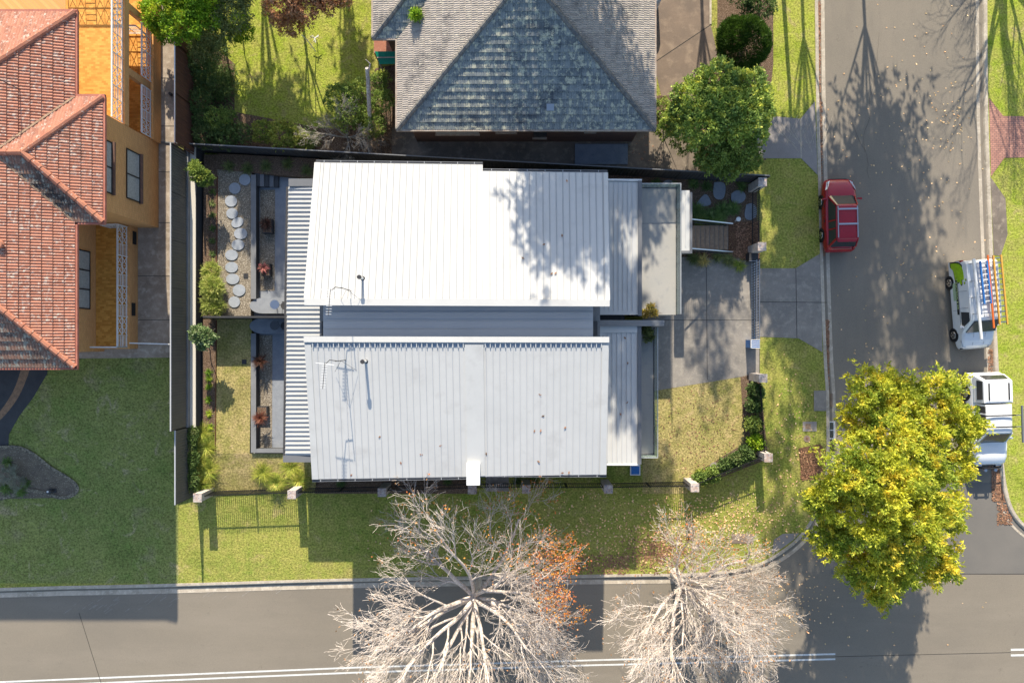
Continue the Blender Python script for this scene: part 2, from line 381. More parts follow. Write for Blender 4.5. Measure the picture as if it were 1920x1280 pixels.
sheet('stencilled_path', [(1400,214),(1501,223),(1528,190),(1533,328),(1502,297),(1400,297)], .014, m_path)
mb = MB()
for i in range(12):
    strip(mb, (1440+i*11,218), (1400+i*11+20,250+ (i%2)*20), .02, .018); strip(mb, (1436+i*9,232), (1490+i*4,270+(i%3)*8), .02, .0182)
strip(mb, (1501,223), (1502,297), .05, .0186); struct('path_joint', mb, m_kerb)
sheet('paver_crossing', [(1854,184),(1881,218),(2300,220),(2300,290),(1883,296),(1858,331)], .014, m_herring)
sheet('concrete_crossing', [(1857,332),(1885,372),(1889,440),(1876,480),(1863,478)], .012, m_conc_dark)
sheet('footpath', [(1447,1038),(1451,1011),(1468,1000),(1499,999),(1488,1011),(1466,1027)], .012, m_path)
sheet('street_mulch_bed', [(1497,840),(1538,832),(1552,850),(1552,872),(1525,896),(1503,900)], .010, m_litter)
# the raised plot to the west
def smooth(t): t = max(0, min(1, t)); return t*t*(3-2*t)
def wz(x, y):
    if y > -1.4: z = 1.7
    elif y > -9.4: z = 1.7 - 1.5*smooth((-1.4-y)/8.0)
    else: z = .2 - .19*smooth((-9.4-y)/4.2)
    if y < -8.8:
        k = smooth((x+20.3)/1.0)*smooth((-8.8-y)/.8); z = z*(1-k) + .006*k
    return z
xs = [-75,-60,-45,-36] + list(np.linspace(-30,-18.13,26)); ys = [75,50,30] + list(np.linspace(20,-13.93,60))
mb = MB(); vs = []
for y in ys:
    for x in xs:
        yy = y
        if y == ys[-1]: yy = -(1094.5-640)/S - (x+17.9)*(-.0175)*-1 if False else y
        xx = min(x, -18.13-1.12*smooth((-9.1-y)/.25)) if y < -9.1 else x  # shade-toned grass stops at the house's shadow edge here
        vs.append((xx, y, wz(xx,y)))
nx = len(xs)
mb.add(vs, [((j+1)*nx+i, (j+1)*nx+i+1, j*nx+i+1, j*nx+i) for j in range(len(ys)-1) for i in range(nx-1)])
struct('raised_lawn', mb, m_grass_shade, smooth=True)
WX = -18.1
# concrete side path and paving of the west plot
def wsheet(name, pts, dz, m):
    mb = MB(); q = [P(a, b, 1.7)[:2] for a, b in pts]; mb.prism(q, 1.3, 1.7+dz, None); o = build(name, mb, m); o['kind'] = 'structure'; return o
wsheet('side_path', [(250,-250),(329,-250),(331,670),(140,672),(140,655),(200,420)], .012, M('old_path_concrete', (.42,.35,.28), (.27,.22,.17), .9, (.5,.43,.35), 3, (.5,.7), .9, .2, 40, .01, fine=(25,.15), spec=.1))
sheet('north_lawn', [(365,-700),(700,-700),(700,190),(655,250),(470,262),(400,200),(365,90)], .005, m_grass_lime)
mb = MB()
for y in (147,237,323,418,518,600):
    a = Vector(P(245,y,1.72)); b = Vector(P(330,y,1.72)); mb.add([a, b, b+Vector((0,.03,0)), a+Vector((0,.03,0))], [(0,1,2,3)])
struct('path_joint', mb, m_seam)
def conform(name, line, wd, dz, m):     # a strip lying on the sloping raised lawn
    pts = smooth_line(line, 2); mb = MB(); vs = []
    L = []
    for p in pts:
        x, y, z = P(p[0], p[1], 1.2); L.append(Vector((x, y, 0)))
    n = len(L)
    for i, p in enumerate(L):
        d = (L[min(i+1,n-1)] - L[max(i-1,0)]).normalized(); nn = Vector((-d.y,d.x,0))
        ww = wd[0] + (wd[1]-wd[0])*i/(n-1)
        for k in (-1, -.3, .3, 1):
            q = p + nn*ww*k/2; vs.append((q.x, q.y, wz(q.x, q.y)+dz))
    mb.add(vs, [(i*4+k, i*4+k+1, (i+1)*4+k+1, (i+1)*4+k) for i in range(n-1) for k in range(3)])
    bm_flip(mb); return struct(name, mb, m)
def bm_flip(mb):
    # make every face point up
    for i, f in enumerate(mb.f):
        a, b, c = [Vector(mb.v[k]) for k in f[:3]]
        if (b-a).cross(c-a).z < 0: mb.f[i] = f[::-1]
m_bitumen = M('black_driveway_bitumen', (.065,.066,.07), (.05,.05,.055), 2, rough=.85, fine=(30,.15))
def gridpoly(name, pts, dz, m, st=.35):
    q = [P(a,b,1.2)[:2] for a,b in pts]; mb = MB()
    x0 = min(p[0] for p in q); x1 = max(p[0] for p in q); y0 = min(p[1] for p in q); y1 = max(p[1] for p in q)
    rows = []; y = y1
    while y > y0 - 1e-6:
        yy = max(y, y0+1e-4); xsx = []
        for i in range(len(q)):
            a, b = q[i], q[(i+1)%len(q)]
            if (a[1] > yy) != (b[1] > yy): xsx.append(a[0] + (yy-a[1])/(b[1]-a[1])*(b[0]-a[0]))
        if len(xsx) >= 2: rows.append((yy, min(xsx), max(xsx)))
        y -= st
    vs = []; k = 14
    for yy, a, b in rows:
        for i in range(k+1):
            x = a + (b-a)*i/k; vs.append((x, yy, wz(x,yy)+dz))
    mb.add(vs, [(j*(k+1)+i, (j+1)*(k+1)+i, (j+1)*(k+1)+i+1, j*(k+1)+i+1) for j in range(len(rows)-1) for i in range(k)])
    bm_flip(mb); return struct(name, mb, m)
gridpoly('black_driveway', [(-700,660),(104,660),(100,700),(72,742),(38,780),(12,815),(6,840),(-30,850),(-700,900)], .012, m_bitumen, .12)
conform('brick_edging', [(62,684),(56,704),(42,734),(22,760),(0,782),(-60,830)], (.5,.25), .018, M('worn_brick_edging', (.33,.20,.12), (.22,.14,.09), 6, rough=.9, fine=(20,.25)))
gridpoly('garden_bed', [(-300,842),(20,838),(42,846),(62,862),(78,880),(104,896),(124,912),(128,926),(112,938),(92,941),(62,930),(30,924),(0,936),(-300,1000)], .02, M('dark_mulch_bed', (.14,.115,.09), (.20,.165,.12), 3, (.36,.31,.23), 18, (.56,.64), .95, .9, 20, .05), .08)
conform('stone_edging', [(-20,842),(20,838),(42,846),(62,862),(78,880),(104,896),(124,912),(128,926),(112,938),(92,941),(62,930),(30,924),(0,936),(-60,950)], (.2,.2), .06, M('dark_stone_edging', (.06,.055,.05), (.34,.29,.2), 10, rough=.9, fine=(15,.3)))
mb = MB(); x, y, z = P(90,922,.7); z = wz(x,y)
mb.tube([(x,y,z),(x,y,z+.35)], [.10,.07], 10); mb.tube([(x,y,z+.35),(x,y,z+.42)], [.16,.14], 12); mb.box(x-.2,x+.2,y-.12,y+.12,z-.02,z+.05)
o = build('garden_light', mb, m_dark_steel); tag(o, 'small dark garden light in the kidney shaped garden bed', 'garden light')
mb = MB(); mb.cyl(x-.02,y+.02,z+.42,z+.47,.055); b = build('lamp_cap', mb, m_white, parent=o)
# ---------------- west neighbour fence and retaining walls
def sheet_fence(name, a, b, z0, z1, m, label, rib=.17, cap=None, cat='fence', group=None, face=1):
    a = Vector((a[0],a[1],0)); b = Vector((b[0],b[1],0)); d = (b-a); L = d.length; d.normalize(); n = Vector((-d.y,d.x,0))
    t = thing(name, label, cat, (a.x, a.y, z0), group=group)
    mb = MB(); k = int(L/rib); pts = []
    for i in range(k+1):
        for f, o in ((0,.0),(.55,.0),(.65,.022),(.9,.022)):
            s = (i+f)*rib
            if s <= L: pts.append(a + d*s + n*o)
    vs = []
    for p in pts: vs += [(p.x,p.y,z0),(p.x,p.y,z1-.03)]
    bk = [(p.x-n.x*.03, p.y-n.y*.03) for p in pts]
    o = len(vs)
    for p in bk: vs += [(p[0],p[1],z0),(p[0],p[1],z1-.03)]
    q = len(pts)
    mb.add(vs, [(2*i,2*i+2,2*i+3,2*i+1) for i in range(q-1)] + [(o+2*i+1,o+2*i+3,o+2*i+2,o+2*i) for i in range(q-1)])
    build('panel', mb, m, parent=t)
    mb = MB(); mb.bar((a.x,a.y,z1), (b.x,b.y,z1), .06, .06); build('top_rail', mb, cap or m, parent=t)
    mb = MB(); kk = max(1, int(L/2.4))
    for i in range(kk+1):
        p = a + d*(L*i/kk) - n*.03; mb.box(p.x-.03,p.x+.03,p.y-.03,p.y+.03,z0-.05,z1-.02)
    build('post', mb, m, parent=t)
    return t
yN = P(0,268,3.2)[1]; yM = P(0,808,3.2)[1]; yS = P(0,946,2.72)[1]
m_fence_w = M('olive_grey_fence_sheet', (.155,.145,.125), (.13,.125,.11), 1.5, rough=.6)
sheet_fence('fence', (WX,yN), (WX,yM), 1.4, 3.2, m_fence_w, 'tall grey ribbed metal fence on the wall beside the brown brick house', .15, M('fence_cap', (.45,.46,.48), rough=.5))
sheet_fence('fence', (WX,yM-.02), (WX,yS), -.1, 2.72, m_fence_w, 'lower stepped end of the grey ribbed fence beside the spiky grasses', .15, M('fence_cap_low', (.45,.46,.48), rough=.5))
# brown fence north-west
sheet_fence('fence', (P(328,-200,3.4)[0],P(0,-200,3.4)[1]), (P(328,0,3.4)[0],P(0,268,3.4)[1]), 1.2, 3.4, m_fence_br, 'rusty brown sheet fence between the concrete path and the dark shrubs', .3, m_chrome)
wl = P(0,275,1.2)[1]; wl2 = P(0,800,1.2)[1]
t = thing('retaining_wall', 'grey retaining wall with a pale cap along the back gardens', 'retaining wall', (-17.8,0,0))
mb = MB(); mb.box(-18.05,-17.74,wl2,wl,-.1,1.14); build('wall_face', mb, m_render_dk, parent=t)
mb = MB(); mb.box(-18.06,-17.70,wl2-.02,wl,1.14,1.2); build('wall_cap', mb, m_render_lt, parent=t)
mb = MB(); mb.box(-18.16,-18.0,wl2,wl,-.1,1.45); build('plinth', mb, m_render, parent=t)
GZ = .45
# ---------------- back gardens of the pair (raised .45), courtyard between
def gsheet(name, pts, z, m, zb=-.05, zf=None): return sheet(name, pts, z, m, zb, zf=zf)
q = .989
def G(pts, z=GZ): return [(960+(a-960)*(H-z)/H, 640+(b-640)*(H-z)/H) for a, b in pts]
gsheet('gravel_bed', G([(408,300),(472,300),(470,592),(406,592)]), GZ, m_gravel)
gsheet('back_mulch_bed', G([(382,290),(408,290),(406,592),(380,592)]), GZ-.01, m_mulch)
gsheet('north_mulch_strip', G([(408,288),(600,298),(600,335),(480,325),(408,318)]), GZ+.01, m_mulch)
gsheet('back_mulch_bed', G([(380,598),(405,598),(402,810),(378,820)]), GZ-.01, m_mulch)
gsheet('back_lawn', G([(405,598),(472,598),(468,850),(402,850)]), GZ, m_grass_dry)
mb = MB(); a = XY(G([(378,850),(470,850)])); b = XY([(378,925),(590,925)]); e = XY(G([(600,850),(600,925)]))
mb.add([(a[0][0],a[0][1],GZ-.001),(b[0][0],b[0][1],.006),(b[1][0],b[1][1],.006),(e[0][0],e[0][1],GZ-.001)], [(0,1,2,3)])
struct('back_lawn', mb, m_grass_dry)
for ya, yb, xx in ((330,590,408),(600,845,406)):
    mb = MB(); mb.bar(P(xx,ya,GZ+.03), P(xx-2,yb,GZ+.03), .02, .12); o = build('garden_edging', mb, M('rusty_edging', (.16,.06,.035), rough=.8)); o['kind'] = 'structure'
# low wall round the courtyards (garden .45 above, courtyard .0)
def courtyard(y0, y1, lab, closed):
    t = thing('garden_wall', lab, 'garden wall', P(475, (y0+y1)/2))
    mb = MB(); x0, ya, _ = P(471,y0,GZ+.1); x1, yb, _ = P(480,y1,GZ+.1)
    mb.box(x0, x1, yb, ya, -.05, GZ+.1)
    if closed: mb.box(x1+.003, P(536,0,GZ+.1)[0], yb, yb+.2, -.05, GZ+.1)
    build('wall_face', mb, m_render_dk, parent=t)
    mb = MB(); mb.box(x0-.01, x1+.01, yb-.01, ya, GZ+.1, GZ+.13)
    if closed: mb.box(x1+.012, P(536,0,GZ+.1)[0]+.01, yb-.01, yb+.21, GZ+.1, GZ+.13)
    build('wall_cap', mb, m_render, parent=t)
courtyard(328, 560, 'low grey wall between the gravel bed and the north courtyard', False)
courtyard(625, 848, 'low grey wall between the dry lawn and the south courtyard', True)
sheet('courtyard_paving', [(476,318),(560,318),(560,858),(476,858)], .008, m_stone)
sheet('courtyard_gravel', [(488,356),(516,356),(515,545),(487,545)], .02, m_gravel)
sheet('courtyard_gravel', [(487,628),(511,628),(510,845),(484,845)], .02, m_gravel)
# rounded landings at courtyard level
for yc, nm, lab in ((573,'landing','dark bluestone landing of the north courtyard by the dividing wall'), (611,'landing','dark bluestone landing with a rounded end beside the shaded back lawn')):
    pts = []; cx, cy = 492, yc
    for i in range(13):
        a = R(90 + 180*i/12); pts.append((cx+24*math.cos(a), cy-14.5*math.sin(a)))
    pts += [(545,cy+14.5),(545,cy-14.5)]
    mb = MB(); mb.prism(XY(G(pts, .5)), -.05, .5); o = build(nm, mb, m_stone); tag(o, lab, 'landing')
mb = MB(); mb.box(P(380,0,1.9)[0], P(541,0,1.9)[0], P(0,594,1.9)[1]-.05, P(0,594,1.9)[1]+.05, 0, 1.9)
o = build('dividing_fence', mb, m_fence_dk); tag(o, 'thin dark dividing fence between the two back gardens', 'fence')
t = thing('garden_steps', 'dark concrete steps at the north end of the courtyard', 'steps', P(500,340))
for i in range(5):
    x0 = P(483+i*8.2,0)[0]; x1 = P(483+(i+1)*8.2,0)[0]; mb = MB(); mb.box(x0, x1-.004, P(0,352)[1], P(0,326)[1], 0, GZ-.07*i)
    build('step', mb, m_grey_steel if i % 2 else m_render_dk, parent=t)
# stepping stones in the gravel
first = None
for i, (px, py, rx, ry, an) in enumerate([(459,337,9.5,9.5,0),(440,353,9.5,9.5,0),(433,377,10,9.5,0),(435,400,9.5,9,0),(445,417,10.5,8,-.5),(451,438,11,9.5,0),(446,459,10.5,9,0),(434,478,10.5,9,0),(434,501,10.5,9,0),(436,523,11,9,0),(448,544,10.5,10,0),(439,566,9.5,9.5,0)]):
    x, y, _ = P(px, py, GZ+.05)
    if first is None:
        mb = MB(); n = 24; m_pave = M('pale_stepping_stone', (.37,.40,.44), (.31,.34,.38), 3, rough=.85, fine=(25,.08)); mb.prism([(.3*math.cos(2*math.pi*k/n)*(1+.02*math.sin(3*k)), .3*math.sin(2*math.pi*k/n)) for k in range(n)], 0, .05)
        o = first = build('stepping_stone', mb, m_pave, off=(0,0,0))
    else: o = first.copy(); C.objects.link(o)
    o.location = (x, y, GZ); o.scale = (rx/8.7, ry/8.9, 1); o.rotation_euler = (0,0,-an)
    orde = ['first','second','third','fourth','fifth','sixth','seventh','eighth','ninth','tenth','eleventh','twelfth'][i]
    sh = 'tilted oval' if i == 4 else 'round'
    tag(o, f'{sh} grey stepping stone, {orde} from the courtyard steps in the gravel bed', 'stepping stone', 'stepping stones in the gravel bed')
for (px, py, lab) in ((461,517,'small black drain grate in the gravel bed'), (458,678,'small black drain grate in the shaded back lawn')):
    x, y, z = P(px,py,GZ); mb = MB(); mb.box(x-.13,x+.13,y-.13,y+.13,z-.02,z+.03)
    for k in range(4): mb.box(x-.1,x+.1,y-.09+.055*k,y-.075+.055*k,z+.03,z+.036)
    o = build('drain_grate', mb, m_dark_steel); tag(o, lab, 'drain grate')
# ---------------- north boundary fence
sheet_fence('fence', P(330,283)[:2], P(1422,343)[:2], 0, 1.75, M('charcoal_fence', (.07,.07,.075), (.055,.055,.06), 2, rough=.6), 'long charcoal boundary fence between the white roofed pair and the grey tiled house', .2, m_grey_steel)
# ---------------- paths of the north neighbour
sheet('rear_concrete_path', [(735,240),(1248,236),(1248,318),(735,292)], .012, m_conc_dark)
sheet('neighbour_step_path', [(1180,240),(1310,255),(1310,325),(1180,318)], .016, m_conc_dark)
mb = MB(); x0,y0,_ = P(1078,308,.12); x1,y1,_ = P(1177,270,.12); mb.box(x0,x1,y0,y1,0,.12)
o = build('concrete_slab', mb, M('pale_blue_concrete', (.27,.30,.35), (.22,.25,.30), 2, (.18,.2,.24), 6, (.6,.7), rough=.9, fine=(25,.1))); tag(o, 'pale grey concrete slab under the wall of the tiled house', 'slab')
sheet('north_garden_soil', [(345,40),(440,120),(440,210),(600,240),(760,250),(760,292),(345,270)], .008, m_mulch)
sheet('shaded_soil', [(705,128),(750,120),(750,300),(600,300),(660,200)], .010, m_mulch)
sheet('street_garden_soil', [(1226,180),(1300,175),(1345,95),(1345,-200),(1450,-200),(1450,120),(1440,220),(1436,300),(1330,325),(1226,318)], .007, m_mulch)
sheet('side_yard_soil', [(470,300),(1245,330),(1245,342),(470,342)], .006, m_mulch)
# ---------------- north unit front garden
sheet('front_garden_soil', [(1196,330),(1420,345),(1420,486),(1280,482),(1196,470)], .010, m_mulch)
sheet('leaf_strewn_path', [(1366,420),(1392,416),(1424,418),(1424,488),(1390,488),(1366,470)], .018, m_litter)
for i, (px, py, pts) in enumerate([(1349,358,[(-10,-16),(6,-17),(12,-8),(9,12),(3,17),(-9,15),(-13,2)]),(1385,371,[(-14,-8),(-4,-15),(9,-12),(14,-2),(8,9),(-8,12),(-15,4)]),(1321,375,[(-16,8),(-6,-6),(2,-12),(9,-4),(13,8),(4,12),(-10,12)]),(1407,398,[(-8,-14),(2,-18),(11,-10),(12,6),(4,15),(-9,14),(-12,4)]),(1252,346,[(-12,4),(-8,-6),(2,-9),(10,-4),(12,5),(0,8)])]):
    mb = MB(); q2 = smooth_line([(px+a,py+b) for a, b in pts]+[(px+pts[0][0],py+pts[0][1])], 2)[:-1]
    mb.prism(XY(q2), 0, .045+.002*i); o = build('stepping_stone', mb, m_stone)
    tag(o, ['upright oblong blue stepping stone between the front garden shrubs','rounded blue stepping stone behind the front tussocks','three cornered blue stepping stone nearest the porch roof','pear shaped blue stepping stone closest to the street fence','half hidden blue stepping stone north of the glass balcony'][i], 'stepping stone', 'irregular stepping stones in the front garden')
mb = MB(); x,y,_ = P(1379,414); mb.cyl(x,y,0,.5,.05); mb.cyl(x,y,.5,.56,.13,.13,20)
o = build('path_light', mb, m_white); tag(o, 'round white topped bollard light beside the entry steps', 'path light')
# ---------------- south unit front garden
sheet('front_lawn', [(1234,731),(1388,706),(1396,830),(1292,894),(1290,925),(1205,925),(1205,860),(1234,860)], .010, m_grass_dry)
sheet('front_mulch_bed', [(1388,706),(1424,698),(1440,860),(1300,915),(1290,918),(1292,894),(1396,830)], .013, m_mulch)
sheet('side_lawn', [(1140,880),(1234,862),(1234,925),(1140,925)], .006, m_grass)
sheet('south_side_mulch', [(585,880),(895,880),(895,925),(585,925)], .008, m_mulch)
mb = MB(); x,y,_ = P(1339,874); mb.cyl(x,y,0,.03,.25,.25,20); o = build('service_cover', mb, m_conc); tag(o, 'round pale service cover in the mulch beside the front hedge', 'service cover')
for (a,b,c,d,lab,m) in ((1372,1000,1412,1018,'pinkish concrete service pit lid in the corner verge',m_conc_brown),(1505,790,1531,808,'square concrete pit lid with a rusty centre near the road drain',m_path),(1526,732,1549,770,'mottled grey concrete pit slab against the kerb',m_conc)):
    x0,y1,_ = P(a,b); x1,y0,_ = P(c,d); mb = MB(); mb.box(x0,x1,y0,y1,-.05,.025); o = build('pit_lid', mb, m); tag(o, lab, 'pit lid')
    if c-a == 26: mb = MB(); xx=(x0+x1)/2-.1; yy=(y0+y1)/2; mb.box(xx-.15,xx+.15,yy-.15,yy+.15,.025,.032); build('centre_plate', mb, m_timber, parent=o)
mb = MB(); x,y,_ = P(1513,822); mb.cyl(x,y,0,.02,.2,.2,20); o = build('service_cover', mb, m_conc_brown); tag(o, 'small round rusty cover in the street verge', 'service cover'); mb = MB(); mb.box(x-.08,x+.08,y-.08,y+.08,.02,.028); build('centre_plate', mb, m_brick_dk, parent=o)
sheet('verge_lawn', [(1447,-900),(1518,-900),(1524,-400),(1526,0),(1527,186),(1501,222),(1441,216),(1450,100)], .004, m_grass_lime)
mb = MB(); x,y,_ = P(1224,-6,1.0); mb.tube([(x,y,0),(x,y,1.2),(x,y,1.35),(x,y,1.42)], [.52,.52,.44,.2], 20); o = build('car_bumper_stand_in', mb, M('pale_stand_in', (.5,.52,.56), rough=.5)); tag(o, 'pale rounded stand-in for a car bumper beside the eave at the top edge', 'stand-in')  # cylinder standing in for a pale rounded car bumper
# street drains
for (a,b,c,d,lab) in ((1548,737,1562,763,'rusty grated drain in the gutter, uppermost of the row'),(1550,790,1566,823,'pale framed drain with two grates below the pit slab'),(1552,826,1568,850,'dark worn drain grate closest to the yellow tree')):
    x0,y1,_ = P(a,b); x1,y0,_ = P(c,d); t = thing('street_drain', lab, 'drain', ((x0+x1)/2,(y0+y1)/2,RD), group='grated drains in the gutter')
    mb = MB(); mb.box(x0,x1,y0,y1,-.2,-.06); build('frame', mb, m_white if 'pale' in lab else m_conc_brown, parent=t)
    for (u0,u1) in (((.06,.48),(.54,.94)) ):
        yy0 = y0+(y1-y0)*u0; yy1 = y0+(y1-y0)*u1; mb = MB(); mb.box(x0+.07,x1-.07,yy0,yy1,-.062,-.056); g = build('opening', mb, m_black, parent=t)
        mb = MB(); n = 6
        for k in range(n): xx = x0+.09+(x1-x0-.18)*k/(n-1); mb.box(xx-.012,xx+.012,yy0,yy1,-.056,-.045)
        build('grate', mb, m_chrome if 'pale' in lab else m_timber, parent=t)
# water-meter style covers and light pits by the pair
x0,y1,_ = P(1181,871); x1,y0,_ = P(1200,890)
mb = MB(); mb.box(x0,x1,y0,y1,0,.12); o = build('window_well', mb, m_white); tag(o, 'small white framed grate at the south east corner of the pair', 'grate')
mb = MB(); mb.box(x0+.06,x1-.06,y0+.06,y1-.06,.12,.126); build('opening', mb, m_blue, parent=o)
x0,y1,_ = P(911,893); x1,y0,_ = P(954,920)
mb = MB(); mb.box(x0,x1,y0,y1,0,.1); o = build('concrete_slab', mb, m_conc); tag(o, 'grey side entry slab between two fence pillars', 'slab')
# ================================================================ the pair with the white roofs
def lerp(a, b, t): return a + (b-a)*t
def quadpt(q, s, t):    # q: nw, ne, se, sw as world Vectors
    return lerp(lerp(q[0], q[1], s), lerp(q[3], q[2], s), t)
def slab(mb, q, th, dz=0):
    z = Vector((0,0,dz)); d = Vector((0,0,th))
    mb.hexa([q[3]+z-d, q[2]+z-d, q[1]+z-d, q[0]+z-d], [q[3]+z, q[2]+z, q[1]+z, q[0]+z])
ZL, ZH = 5.9, 6.95
wN = [Vector(P(592,305,ZL)), Vector(P(905,309,ZL)), Vector(P(905,571,ZH)), Vector(P(571,570,ZH))]
wN2 = [Vector(P(905,321,ZL+.05)), Vector(P(1139,324,ZL+.05)), Vector(P(1143,572,ZH)), Vector(P(905.3,571,ZH))]
wS1 = [Vector(P(570,632,ZH)), Vector(P(1142,633,ZH)), Vector(P(1137,889,ZL)), Vector(P(585,898,ZL))]
def ribs(mb, q, n, h=.035, wd=.035, s0=0, s1=1, t0=0.0, t1=1.0):
    for i in range(n):
        s = s0 + (s1-s0)*(i+.5)/n; a = quadpt(q, s, t0); b = quadpt(q, s, t1); mb.bar(a+Vector((0,0,h/2)), b+Vector((0,0,h/2)), wd, h)
def unit_roof(name, label): pass
pair = thing('house_pair', 'modern two storey duplex with two white ribbed metal roofs', 'house', (-1.5,1.2,0))
# walls
mb = MB(); x0 = -9.5; x1 = 4.35
mb.box(x0,x1,.98,8.0,3.0,ZL-.2); mb.box(x0,x1,-6.35,.35,3.0,ZL-.2)
mb.box(x0,x1,.36,.97,3.0,5.7)
build('upper_wall', mb, m_render, parent=pair)
mb = MB(); mb.box(-11.95,6.0,-6.2,8.2,.01,2.99); build('lower_wall', mb, m_render_dk, parent=pair)
def skillion(qs, lab, n, north):
    t0 = MB()
    for q in qs: slab(t0, q, .22)
    r = build('roof', t0, m_white_roof, parent=pair); r['label'] = lab
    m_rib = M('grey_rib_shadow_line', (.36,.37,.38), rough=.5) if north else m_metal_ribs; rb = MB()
    for q, k in zip(qs, n):
        a, b = (.0, .955) if north else (.045, 1.0)
        ribs(rb, q, k, .03, .03, .03, .985, a, b)
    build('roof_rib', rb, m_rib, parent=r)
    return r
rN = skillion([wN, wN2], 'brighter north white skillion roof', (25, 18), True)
rS = skillion([wS1], 'greyer south white skillion roof', (43,), False)
def flash(r, a, b, wd, side, m=m_white_roof, h=.05, nm='flashing'):
    mb = MB(); mb.bar(a+Vector((0,0,h/2)), b+Vector((0,0,h/2)), wd, h); return build(nm, mb, m, parent=r)
# flashings along the high edges and verges
q = wN; flash(rN, quadpt(q,.0,.985)+Vector((0,.0,.01)), quadpt(wN2,1,.985)+Vector((0,0,.01)), .32, 0)
mb = MB(); a = quadpt(wN,.012,0); b = quadpt(wN,.012,.965); mb.bar(a+Vector((0,0,.02)), b+Vector((0,0,.02)), .3, .05); a = quadpt(wN2,.985,0); b = quadpt(wN2,.985,.965); mb.bar(a+Vector((0,0,.02)), b+Vector((0,0,.02)), .22, .05); build('verge_trim', mb, m_white_roof, parent=rN)
mb = MB(); a = quadpt(wS1,0,.014); b = quadpt(wS1,1,.014); mb.bar(a+Vector((0,0,.05)), b+Vector((0,0,.05)), .27, .05)
build('flashing', mb, m_white_roof, parent=rS)
mb = MB(); a = quadpt(wS1,.03,.055); b = quadpt(wS1,.52,.055)
for s0, s1, n in ((.028,.522,29),(.594,.975,23)):
    for i in range(n+1):
        s = s0+(s1-s0)*i/n; mb.bar(quadpt(wS1,s,.02)+Vector((0,0,.035)), quadpt(wS1,s,.07)+Vector((0,0,.035)), .045, .06)
build('rib_closure', mb, m_white_roof, parent=rS)
mb = MB()
for s0, s1 in ((.028,.522),(.594,.975)):
    a = quadpt(wS1,s0,.044); b = quadpt(wS1,s1,.044); c = quadpt(wS1,s1,.071); d = quadpt(wS1,s0,.071); z = Vector((0,0,.008)); mb.add([a+z,d+z,c+z,b+z], [(0,1,2,3)])
build('flashing_shade_strip', mb, M('blue_grey_flashing_shade', (.25,.30,.36), rough=.6), parent=rS)  # shade below the flashing, put in as a blue grey strip
mb = MB()
for e in (.012, .988): mb.bar(quadpt(wS1,e,.05)+Vector((0,0,.02)), quadpt(wS1,e,1)+Vector((0,0,.02)), .3, .05)
build('verge_trim', mb, m_white_roof, parent=rS)
mb = MB(); q4 = [quadpt(wS1,.527,.05), quadpt(wS1,.588,.05), quadpt(wS1,.588,.995), quadpt(wS1,.527,.995)]; slab(mb, q4, .05, .06)
p = build('cover_panel', mb, m_white_roof, parent=rS); p['label'] = 'flat white panel down the middle of the south roof'
a = P(875,868,6.1); b = P(900,908,6.1); mb = MB(); mb.box(a[0],b[0],b[1],a[1],5.6,6.28); build('flue_box', mb, m_white, parent=rS)
# gutters at the low edges
def gutter(r, a, b, m=m_grey_steel, out=.09):
    mb = MB(); a = a - Vector((0,0,.08)); b = b - Vector((0,0,.08)); mb.bar(a, b, .12, .12); g = build('gutter', mb, m, parent=r)
    mb = MB(); n = int((b-a).length/.8)
    for i in range(n):
        p = lerp(a,b,(i+.5)/n)+Vector((0,0,.07)); mb.bar(p-(b-a).normalized()*.012, p+(b-a).normalized()*.012, .10, .008)
    build('gutter_clip', mb, m_metal_ribs, parent=g)
    mb = MB(); mb.bar(a+Vector((0,0,.062)), b+Vector((0,0,.062)), .05, .006); build('gutter_dark_strip', mb, m_black, parent=g)  # plain black strip along the gutter top
up = Vector((0,.075,0))
gutter(rN, wN[0]+up, wN[1]+up); gutter(rN, wN2[0]+up, wN2[1]+up)
gutter(rS, quadpt(wS1,0,1)-up, quadpt(wS1,.527,1)-up); gutter(rS, quadpt(wS1,.56,1)-up+Vector((0,.1,0)), quadpt(wS1,1,1)-up)
# middle link roof
zM = 6.12
mb = MB(); qm = [Vector(P(606,548,zM)), Vector(P(1112,548,zM)), Vector(P(1112,652,zM-.1)), Vector(P(606,652,zM-.1))]; slab(mb, qm, .15)
rM = build('link_roof', mb, m_metal_ribs, parent=pair); rM['label'] = 'shaded blue grey ribbed roof between the two white roofs'
mb = MB()
for i in range(7):
    t = (i+.5)/7; mb.bar(quadpt(qm,.002,t)+Vector((0,0,.02)), quadpt(qm,.998,t)+Vector((0,0,.02)), .045, .05)
build('roof_rib', mb, m_metal_ribs, parent=rM)
mb = MB(); mb.box(qm[0].x-.14,qm[0].x-.01,.3,1.0,zM-.4,zM-.2); mb.box(qm[1].x+.01,qm[1].x+.24,.3,1.0,zM-.4,zM-.2); build('box_gutter', mb, m_dark_steel, parent=rM)
